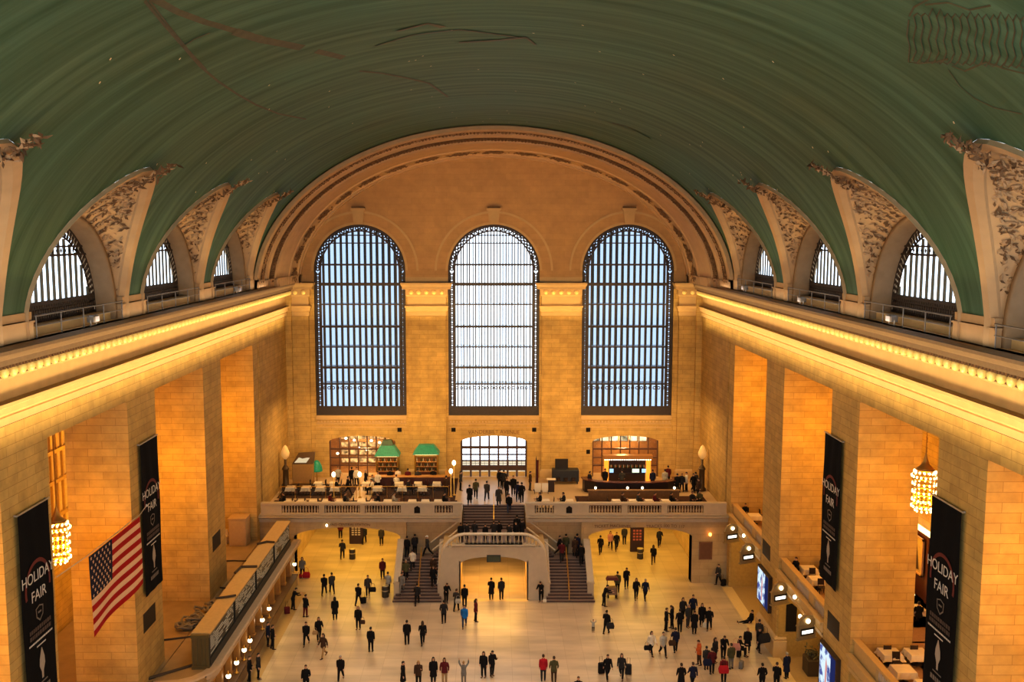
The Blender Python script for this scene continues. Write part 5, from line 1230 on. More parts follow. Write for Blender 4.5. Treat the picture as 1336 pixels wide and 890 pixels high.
# luggage and bags
def suitcase(x,y,z,rz,c,label,h=.62):
    root=empty('suitcase',(x,y,z),R(rz)); m=MB(); m.bbox(-.21,.21,-.13,.13,.05,h,.04); m.build('case',[c],root)
    for s in (-.15,.15): m=MB(); m.tube([(s-.02,.09,.035),(s+.02,.09,.035)],.035,10); m.build('wheel',[black],root)
    m=MB(); m.tube([(-.1,.1,h),(-.1,.13,h+.38),(.1,.13,h+.38),(.1,.1,h)],.012,6); m.build('handle',[iron],root); tag(root,label,'suitcase')
def handbag(x,y,z,rz,c,label,s=1.0,name='shoulder_bag'):
    root=empty(name,(x,y,z),R(rz)); m=MB(); m.loft([[(-.17*s,-.07*s,0),(.17*s,-.07*s,0),(.17*s,.07*s,0),(-.17*s,.07*s,0)],[(-.19*s,-.08*s,.14*s),(.19*s,-.08*s,.14*s),(.19*s,.08*s,.14*s),(-.19*s,.08*s,.14*s)],[(-.15*s,-.03*s,.28*s),(.15*s,-.03*s,.28*s),(.15*s,.03*s,.28*s),(-.15*s,.03*s,.28*s)]],True,True,True); m.build('body',[c],root)
    m=MB(); m.tube([(-.12*s,0,.27*s),(-.1*s,0,.45*s),(0,0,.52*s),(.1*s,0,.45*s),(.12*s,0,.27*s)],.012,6); m.build('strap',[c],root); tag(root,label,'bag')
# ================================================================ people
skin_ms=[mat('skin_light',(.55,.33,.22),.6,var=.05),mat('skin_tan',(.36,.20,.12),.6,var=.05),mat('skin_dark',(.12,.065,.04),.6,var=.05)]
eye_m=mat('eye_dark',(.02,.015,.012),.3); lip_m=mat('lip',(.32,.10,.08),.5)
def cloth(nm,c): return mat('cloth_'+nm,c,.85,var=.22,scale=14)
CL=dict(black=cloth('black',(.012,.011,.012)),char=cloth('charcoal',(.03,.028,.03)),navy=cloth('navy',(.016,.02,.05)),brown=cloth('brown',(.07,.038,.022)),
 dgrey=cloth('dark_grey',(.055,.052,.05)),grey=cloth('grey',(.20,.19,.18)),lgrey=cloth('light_grey',(.42,.40,.36)),white=cloth('cream',(.72,.66,.55)),tan=cloth('tan',(.40,.27,.14)),
 red=cloth('red',(.42,.02,.03)),maroon=cloth('maroon',(.12,.018,.022)),orange=cloth('orange',(.52,.12,.03)),blue=cloth('bright_blue',(.02,.16,.48)),olive=cloth('olive',(.09,.085,.04)),jean=cloth('denim',(.045,.06,.11)),pink=cloth('pink',(.5,.25,.22)),shoe=cloth('shoe',(.015,.012,.01)))
hair_ms=dict(black=mat('hair_black',(.012,.009,.008),.6,var=.3),brown=mat('hair_brown',(.05,.025,.012),.6,var=.3),blond=mat('hair_blond',(.36,.22,.09),.6,var=.2),grey=mat('hair_grey',(.35,.33,.3),.6,var=.2),white=mat('cap_white',(.8,.78,.72),.7),cap=mat('cap_dark',(.02,.02,.025),.8))

def remesh(mb,vox,name,smooth=True):
    o=mb.build('tmp',[],fixn=True); md=o.modifiers.new('r','REMESH'); md.mode='VOXEL'; md.voxel_size=vox; md.use_smooth_shade=True
    s=o.modifiers.new('s','SMOOTH'); s.iterations=2; s.factor=.5
    dg=bpy.context.evaluated_depsgraph_get(); me=bpy.data.meshes.new_from_object(o.evaluated_get(dg)); me.name=name
    bpy.data.objects.remove(o)
    for p in me.polygons: p.use_smooth=True
    return me
def rotx(v,a): return Vector((v.x,v.y*cos(a)-v.z*sin(a),v.y*sin(a)+v.z*cos(a)))
class Pose: pass
# angles in degrees; body faces -Y. leg swing forward +, knee bends back; arm swing forward +, ab = out to the side, elbow bends forward
POSES=dict(
 stand=dict(ll=(2,2),rl=(-3,3),la=(2,8,12),ra=(-2,8,14)),
 walk=dict(ll=(24,4),rl=(-20,22),la=(-22,7,15),ra=(22,7,22)),
 walk2=dict(ll=(-18,26),rl=(22,6),la=(20,7,25),ra=(-20,8,12)),
 phone=dict(ll=(3,2),rl=(-4,4),la=(4,8,18),ra=(24,6,105),head=18),
 pocket=dict(ll=(4,3),rl=(-5,6),la=(-8,14,48),ra=(-8,14,48)),
 photo=dict(ll=(2,2),rl=(-2,2),la=(125,28,62),ra=(125,28,62),head=-8),
 carry=dict(ll=(12,4),rl=(-12,14),la=(6,10,8),ra=(8,14,80)),
 sit=dict(ll=(86,84),rl=(82,80),la=(28,8,62),ra=(24,8,70),torso=6),
 lie=dict(ll=(84,4),rl=(78,8),la=(10,14,40),ra=(8,16,46),torso=-16,head=14),
 lean=dict(ll=(6,4),rl=(-4,4),la=(48,6,40),ra=(44,6,46),torso=16,head=10),
)
def skeleton(p):
    S=Pose(); th=R(p.get('torso',0)); hd=th+R(p.get('head',0))
    hipz=.93; S.hip=Vector((0,0,hipz))
    tb=lambda v: S.hip+rotx(v-S.hip,th)     # lean forward = rotate so that +z goes to -y
    S.tb=tb
    S.neck=tb(Vector((0,0,1.46))); S.chin=S.neck+rotx(Vector((0,0,.06)),th)
    S.head=S.chin+rotx(Vector((0,-.02,.13)),hd); S.hd=hd; S.th=th
    S.legs=[]; S.arms=[]
    for sx,(a,k) in ((-1,p['ll']),(1,p['rl'])):
        h=Vector((sx*.09,0,.90)); kn=h+rotx(Vector((sx*.01,0,-.43)),R(-a)); an=kn+rotx(Vector((0,0,-.41)),R(-a+k))
        S.legs.append((h,kn,an,R(-a+k)))
    for sx,(a,b,e) in ((-1,p['la']),(1,p['ra'])):
        sh=tb(Vector((sx*.185,.0,1.39))); 
        d=Matrix.Rotation(R(-b*sx),3,'Y')@Vector((0,0,-1)); d=rotx(d,R(-a))
        el=sh+d*.285
        d2=Matrix.Rotation(R(-b*sx*.3),3,'Y')@Vector((0,0,-1)); d2=rotx(d2,R(-a-e)); d2.x-=sx*.12*min(1,e/60.); d2.normalize()
        wr=el+d2*.25; S.arms.append((sh,el,wr,d2,sx))
    lo=min(l[2].z for l in S.legs)-.075
    if p is POSES['sit']: lo=min(l[2].z for l in S.legs)-.075
    if p is POSES['lie']: lo=.80
    off=Vector((0,0,-lo))
    S.off=off; return S
# rotx(angle) with negative => toward -y for downward limbs: forward swing brings feet to -y
def ring(c,rx,ry,ax,n=14):
    return [c+Vector((rx*cos(2*pi*k/n),0,0))+rotx(Vector((0,ry*sin(2*pi*k/n),0)),ax) for k in range(n)]
def torso(m,S,prof,inflate=0):
    rs=[]
    for z,rx,ry,dy in prof:
        c=S.tb(Vector((0,dy,z))); rs.append(ring(c,rx+inflate,ry+inflate,S.th if z>.93 else 0))
    m.loft(rs,True,True,True)
BT=[(.80,.10,.08,.0),(.86,.155,.105,.01),(.93,.165,.115,.01),(1.02,.15,.10,.0),(1.10,.138,.092,-.005),(1.20,.15,.10,-.005),(1.30,.168,.108,0),(1.38,.17,.095,.005),(1.43,.13,.075,.01),(1.47,.065,.06,.01)]
def limb(m,a,b,r0,r1,n=10):
    m.tube([a,a.lerp(b,.12),a.lerp(b,.35),a.lerp(b,.7),b],[r0*.85,r0,r0*1.02,(r0*.45+r1*.55),r1],n); m.ell(a,(r0*.95,)*3,n,6); m.ell(b,(r1*1.02,)*3,n,6)
_body={}
def head_M(S): return Matrix.Translation(S.head)@Matrix.Rotation(S.hd,4,'X')
def body_mesh(pose):
    if ('b',pose) in _body: return _body['b',pose]
    S=skeleton(POSES[pose]); m=MB()
    torso(m,S,BT); m.tube([S.neck+Vector((0,.01,-.04)),S.chin+Vector((0,0,.05))],.055,10)
    H=head_M(S)
    m.ell((0,0,0),(.074,.095,.118),14,10,H) if False else None
    hp=lambda v:H@Vector(v)
    rs=[]
    for z,rx,fy,by in ((-.118,.018,-.075,-.03),(-.105,.04,-.09,.0),(-.075,.056,-.092,.045),(-.03,.068,-.094,.078),(.02,.074,-.094,.094),(.06,.073,-.09,.096),(.095,.058,-.07,.078),(.115,.03,-.035,.04)):
        rs.append([hp((rx*cos(2*pi*k/14),(fy+by)/2+(by-fy)/2*sin(2*pi*k/14),z)) for k in range(14)])
    m.loft(rs,True,True,True)
    m.tube([hp((0,-.09,.012)),hp((0,-.115,-.03)),hp((0,-.09,-.036))],[.011,.016,.01],8)         # nose
    for s in (-1,1): m.ell(hp((s*.077,.008,-.01)),(.014,.022,.034),8,6,Matrix.Rotation(S.hd,4,'X'))   # ears
    m.tube([hp((-.025,-.09,-.068)),hp((0,-.098,-.066)),hp((.025,-.09,-.068))],.009,6)           # mouth
    m.tube([hp((-.05,-.082,.03)),hp((0,-.09,.026)),hp((.05,-.082,.03))],.010,6)                 # brow
    for h,kn,an,fa in S.legs:
        limb(m,h,kn,.082,.052); limb(m,kn,an,.056,.036)
        f=rotx(Vector((0,-.16,-.05)),fa*.6); m.tube([an+Vector((0,.04,-.03)),an+f*.5+Vector((0,0,-.015)),an+f],[.04,.042,.028],10)
    for sh,el,wr,d,sx in S.arms:
        limb(m,sh,el,.05,.037); limb(m,el,wr,.040,.026)
        # hand : palm, four unequal fingers, thumb off the side near the wrist
        side=Vector((0,0,1)).cross(d); side=side if side.length>.2 else Vector((1,0,0)); side.normalize(); nrm=d.cross(side).normalized()
        side=Vector((0,-1,0))-d*Vector((0,-1,0)).dot(d); side=side.normalized() if side.length>.15 else Vector((0,0,1)); nrm=d.cross(side).normalized()*(-sx if True else 1)
        pc=wr+d*.05
        m.tube([wr,wr+d*.03,pc+d*.045],[.024,.034,.032],8)
        for q,ln in ((-.024,.058),(-.008,.074),(.008,.08),(.024,.070)):
            b=pc+d*.04+side*q; m.tube([b,b+d*ln*.55+nrm*.006,b+d*ln*.9+nrm*.028],[.0095,.009,.008],6)
        b=wr+d*.025+side*.026; m.tube([b,b+d*.03+side*.026,b+d*.062+side*.03+nrm*.01],[.012,.0105,.009],6)
    for i,v in enumerate(m.v): m.v[i]=Vector(v)+S.off
    me=remesh(m,.0105,'person_body'); Hi=(Matrix.Translation(S.off)@H).inverted()
    for mm in (skin_ms[0],eye_m,lip_m): me.materials.append(mm)
    for p in me.polygons:
        q=Hi@p.center
        if q.y<-.065:
            if any((q-Vector((s*.032,-.09,.008))).length<.017 for s in (-1,1)): p.material_index=1
            elif abs(q.x)<.026 and abs(q.z+.067)<.008: p.material_index=2
    _body['b',pose]=me; return me
def wear_mesh(kind,pose):
    key=(kind,pose)
    if key in _body: return _body[key]
    S=skeleton(POSES[pose]); m=MB(); H=head_M(S); vox=.016
    sitting=pose in('sit','lie')
    if kind in('jacket','coat','hooded'):
        low=.78 if kind!='coat' else .93
        prof=[(z,rx,ry,dy) for z,rx,ry,dy in BT if z>=(.86 if not sitting else .93)]
        prof=prof[:-1]+[(1.46,.085,.075,.01),(1.50,.07,.066,.0)]
        torso(m,S,[(z,rx+.028,ry+.03,dy) for z,rx,ry,dy in prof])
        hem=.76 if kind!='coat' else .46
        if not sitting: m.loft([ring(Vector((0,0,z)),rx,ry,0) for z,rx,ry in ((1.0,.175,.125),(.86,.195,.145),(hem,.20+(.03 if kind=='coat' else 0),.155+(.03 if kind=='coat' else 0)))],True,True,True)
        elif kind=='coat':
            for h,kn,an,fa in S.legs: m.tube([h,h.lerp(kn,.75)],[.125,.11],10)
        for sh,el,wr,d,sx in S.arms:
            e2=el.lerp(wr,.93); limb(m,sh,el,.069,.056); m.tube([el,el.lerp(e2,.5),e2],[.056,.05,.043],10)
        # collar / hood
        c=S.neck; m.tube([c+rotx(Vector((.075*cos(a),.02+.07*sin(a),.03)),S.th) for a in [2*pi*k/12 for k in range(13)]],.022,6)
        if kind=='hooded': m.ell(S.neck+rotx(Vector((0,.09,.02)),S.th),(.11,.06,.08),10,6)
    elif kind=='trousers':
        if not sitting: m.loft([ring(Vector((0,.005,z)),rx,ry,0) for z,rx,ry in ((.80,.13,.11),(.86,.172,.125),(.96,.172,.125),(1.02,.16,.112))],True,True,True)
        else: torso(m,S,[(.80,.14,.12,0),(.86,.175,.125,.01),(.96,.17,.125,0),(1.02,.16,.11,0)])
        for h,kn,an,fa in S.legs: limb(m,h,kn,.098,.072); m.tube([kn,kn.lerp(an,.3),kn.lerp(an,.93)],[.072,.07,.056],10)
    elif kind=='shoe':
        pass
    elif kind.startswith('hair'):
        hp=lambda v:H@Vector(v); vox=.012
        rs=[]
        for z,rx,fy,by in ((-.05,.068,.03,.088),(-.02,.079,.0,.098),(.02,.083,-.035,.107),(.05,.083,-.085,.108),(.08,.076,-.095,.10),(.108,.055,-.065,.075),(.13,.025,-.02,.035)):
            rs.append([hp((rx*cos(2*pi*k/14),(fy+by)/2+(by-fy)/2*sin(2*pi*k/14),z)) for k in range(14)])
        m.loft(rs,True,True,True)
        if kind=='hair_long': m.tube([hp((0,.07,.0)),hp((0,.085,-.1)),hp((0,.08,-.22)),hp((0,.07,-.27))],[.085,.085,.07,.04],10); [m.tube([hp((s*.075,.01,.02)),hp((s*.082,.01,-.08)),hp((s*.075,.02,-.19))],[.025,.026,.02],8) for s in (-1,1)]
        if kind=='hair_cap':  m.tube([hp((0,-.09,.065)),hp((0,-.15,.055))],[.06,.045],8); m.ell(hp((0,0,.1)),(.088,.105,.05),12,6)
        if kind=='hair_beanie': m.ell(hp((0,.0,.09)),(.09,.108,.075),12,8); m.ell(hp((0,0,.17)),(.025,.025,.025),8,6)
    for i,v in enumerate(m.v): m.v[i]=Vector(v)+S.off
    me=remesh(m,vox,kind); me.materials.append(CL['black']); _body[key]=me; return me
def shoe_mesh(pose,i):
    key=('shoe',pose,i)
    if key in _body: return _body[key]
    S=skeleton(POSES[pose]); h,kn,an,fa=S.legs[i]; m=MB(); m.smooth=True
    f=rotx(Vector((0,-1,0)),fa*.75 if pose!='lie' else fa); up=rotx(Vector((0,0,1)),fa*.75 if pose!='lie' else fa); sd=Vector((1,0,0))
    rs=[]
    for t,w,h0,h1 in ((-.075,.028,-.07,.0),(-.06,.042,-.078,.03),(0,.046,-.078,.035),(.07,.048,-.078,.0),(.13,.05,-.078,-.025),(.175,.038,-.075,-.04),(.19,.018,-.07,-.05)):
        rs.append([an+f*t+sd*(w*cos(a))+up*((h0+h1)/2+(h1-h0)/2*sin(a)) for a in [2*pi*k/10 for k in range(10)]])
    m.loft(rs,True,True,True)
    for j,v in enumerate(m.v): m.v[j]=Vector(v)+S.off
    o=m.build('shoe',[CL['shoe']]); me=o.data; bpy.data.objects.remove(o); _body[key]=me; return me
def add_part(name,me,parent,mt):
    o=bpy.data.objects.new(name,me); C.objects.link(o); o.parent=parent
    if me.materials: o.material_slots[0].link='OBJECT'; o.material_slots[0].material=mt
    return o
def person(x,y,z,rz,pose,label,top='black',legs='black',wear='jacket',hair='black',style='hair_short',skin=0,h=1.75,group=None,shoes=True):
    o=bpy.data.objects.new('person',body_mesh(pose)); C.objects.link(o)
    o.location=(x,y,z); o.rotation_euler=(0,0,R(rz)); s=h/1.75; o.scale=(s*1.06,s*1.06,s)
    o.material_slots[0].link='OBJECT'; o.material_slots[0].material=skin_ms[skin]
    add_part(wear if wear!='hooded' else 'jacket',wear_mesh(wear,pose),o,CL[top])
    add_part('trousers',wear_mesh('trousers',pose),o,CL[legs])
    if shoes:
        for i in (0,1): add_part('shoe',shoe_mesh(pose,i),o,CL['shoe'])
    add_part({'hair_short':'hair','hair_long':'hair','hair_cap':'cap','hair_beanie':'knitted_hat'}[style],wear_mesh(style,pose),o,hair_ms[hair])
    tag(o,label,'person',group=group); return o
# seated diners
SD=[(-17.75,80.0,DECK,-90,'black'),(-13.95,80.0,DECK,90,'maroon'),(-12.7,80.0,DECK,90,'char'),(-9.75,80.0,DECK,-90,'black'),(-8.55,80.0,DECK,90,'lgrey'),(-4.3,80.0,DECK,90,'black')]
for i,(x,y,z,r,c) in enumerate(SD): person(x,y,z,r,'sit','diner in %s seated in the left front row, %s from the left'%({'black':'black','maroon':'maroon','char':'dark grey','lgrey':'pale grey'}[c],ordinal(i)),top=c,hair=('brown','black')[i%2])
SD=[(4.0,80.1,-90,'black'),(6.0,80.1,-90,'char'),(10.85,80.1,90,'brown'),(12.2,80.1,90,'dgrey'),(13.6,80.1,90,'maroon'),(15.0,80.1,90,'black')]
for i,(x,y,r,c) in enumerate(SD): person(x,y,DECK,r,'sit','diner in dark clothes seated in the right front row, %s from the left'%ordinal(i),top=c,hair=('brown','black')[i%2])
person(16.9,80.5,DECK,20,'sit','person in dark coat seated on the far right end of the balcony front',top='char'); person(17.7,80.8,DECK,-40,'sit','person in olive seated in the far right corner of the balcony front',top='olive',hair='brown')
person(20.55,63.4,5.95,-60,'sit','diner in black at the farther table of the middle right gallery',hair='brown'); person(22.25,63.6,5.95,90,'sit','diner in dark suit facing the rail in the middle right gallery',top='char',hair='grey')
person(20.5,76.6,5.95,-30,'sit','diner in black in the farthest right gallery opening',hair='brown')
person(25.3,55.3,5.95,170,'sit','diner in black at the inner gallery table beside the near right banner',hair='black')
for i,(x,y,r,c) in enumerate(((-8.9,86.15,180,'white'),(-11.15,86.2,60,'lgrey'),(-14.15,84.6,90,'black'),(-10.85,84.6,-90,'white'),(-7.75,84.6,90,'char'))): person(x,y,DECK,r,'sit','diner in %s seated behind the thin railing, %s of five on the left balcony'%({'white':'white','lgrey':'pale grey','black':'black','char':'dark grey'}[c],ordinal(i)),top=c,hair='brown')
suitcase(-10.32,73.78,0,20,CL['black'],'small wheeled suitcase pulled by the walker left of the stairs',0.5)
suitcase(7.17,61.47,0,15,CL['black'],'dark suitcase left of the man at bottom right of centre',0.75)
suitcase(8.94,61.36,0,-15,CL['char'],'black suitcase right of the woman at bottom right of centre',0.7)
suitcase(-15.92,71.68,0,20,CL['maroon'],'dark red suitcase in the ticket queue',0.55)
suitcase(16.68,62.27,0,60,CL['grey'],'grey suitcase lying at the right of the crowded group',0.5)
suitcase(16.97,64.06,0,60,CL['black'],'dark luggage the seated person rests on, right of the crowded group',0.46)
suitcase(19.1,77.65,0,30,CL['black'],'black bag on the floor by the farthest right gate',0.55)
handbag(-15.98,79.64,0,0,CL['red'],'bright red shopping bag at the side of the woman in grey',1.7,'shopping_bag')
handbag(-16.54,79.55,0,0,CL['red'],'small red shopping bag on the left of the woman in grey',1.2,'shopping_bag')
handbag(-12.71,66.05,0.75,0,CL['tan'],'pale handbag on the arm of a woman at left',1.0,'shoulder_bag')
handbag(-9.57,67.83,0.8,0,CL['brown'],'dark handbag of the lone woman left of centre',1.0,'shoulder_bag')
handbag(-9.63,74.37,0.75,0,CL['black'],'shoulder bag of the walker near the left stairs',1.3,'shoulder_bag')
handbag(10.51,63.49,0.75,0,CL['black'],'dark bag carried by the woman in cream',1.1,'shoulder_bag')
handbag(12.42,64.46,0.65,0,CL['brown'],'brown bag carried by the person in dark blue',1.3,'shoulder_bag')
handbag(8.38,66.77,0.9,0,CL['char'],'dark backpack on the person beside the child',1.5,'backpack')
handbag(18.79,64.4,0.9,20,CL['char'],'large dark shoulder bag beside the pier base',2.2,'shoulder_bag')
handbag(15.72,68.76,0.15,0,CL['white'],'white bag held low by the rightmost person of the standing group',1.3,'shoulder_bag')
handbag(-2.75,71.95,0.75,0,CL['lgrey'],'pale bag of the person near the arch',1.2,'shoulder_bag')
handbag(14.8,59.46,1.0,0,CL['red'],'red backpack at the front of the crowded group',1.7,'backpack')
handbag(14.03,60.68,0.95,0,CL['navy'],'navy backpack of the youth beside the man in orange',1.5,'backpack')
handbag(16.48,63.04,0.95,0,CL['pink'],'pale bundle on the luggage in the crowded group',1.6,'shoulder_bag')
handbag(3.94,72.06,0.8,0,CL['white'],'pale paper held by the person leaning at the right newel',0.8,'paper_bag')
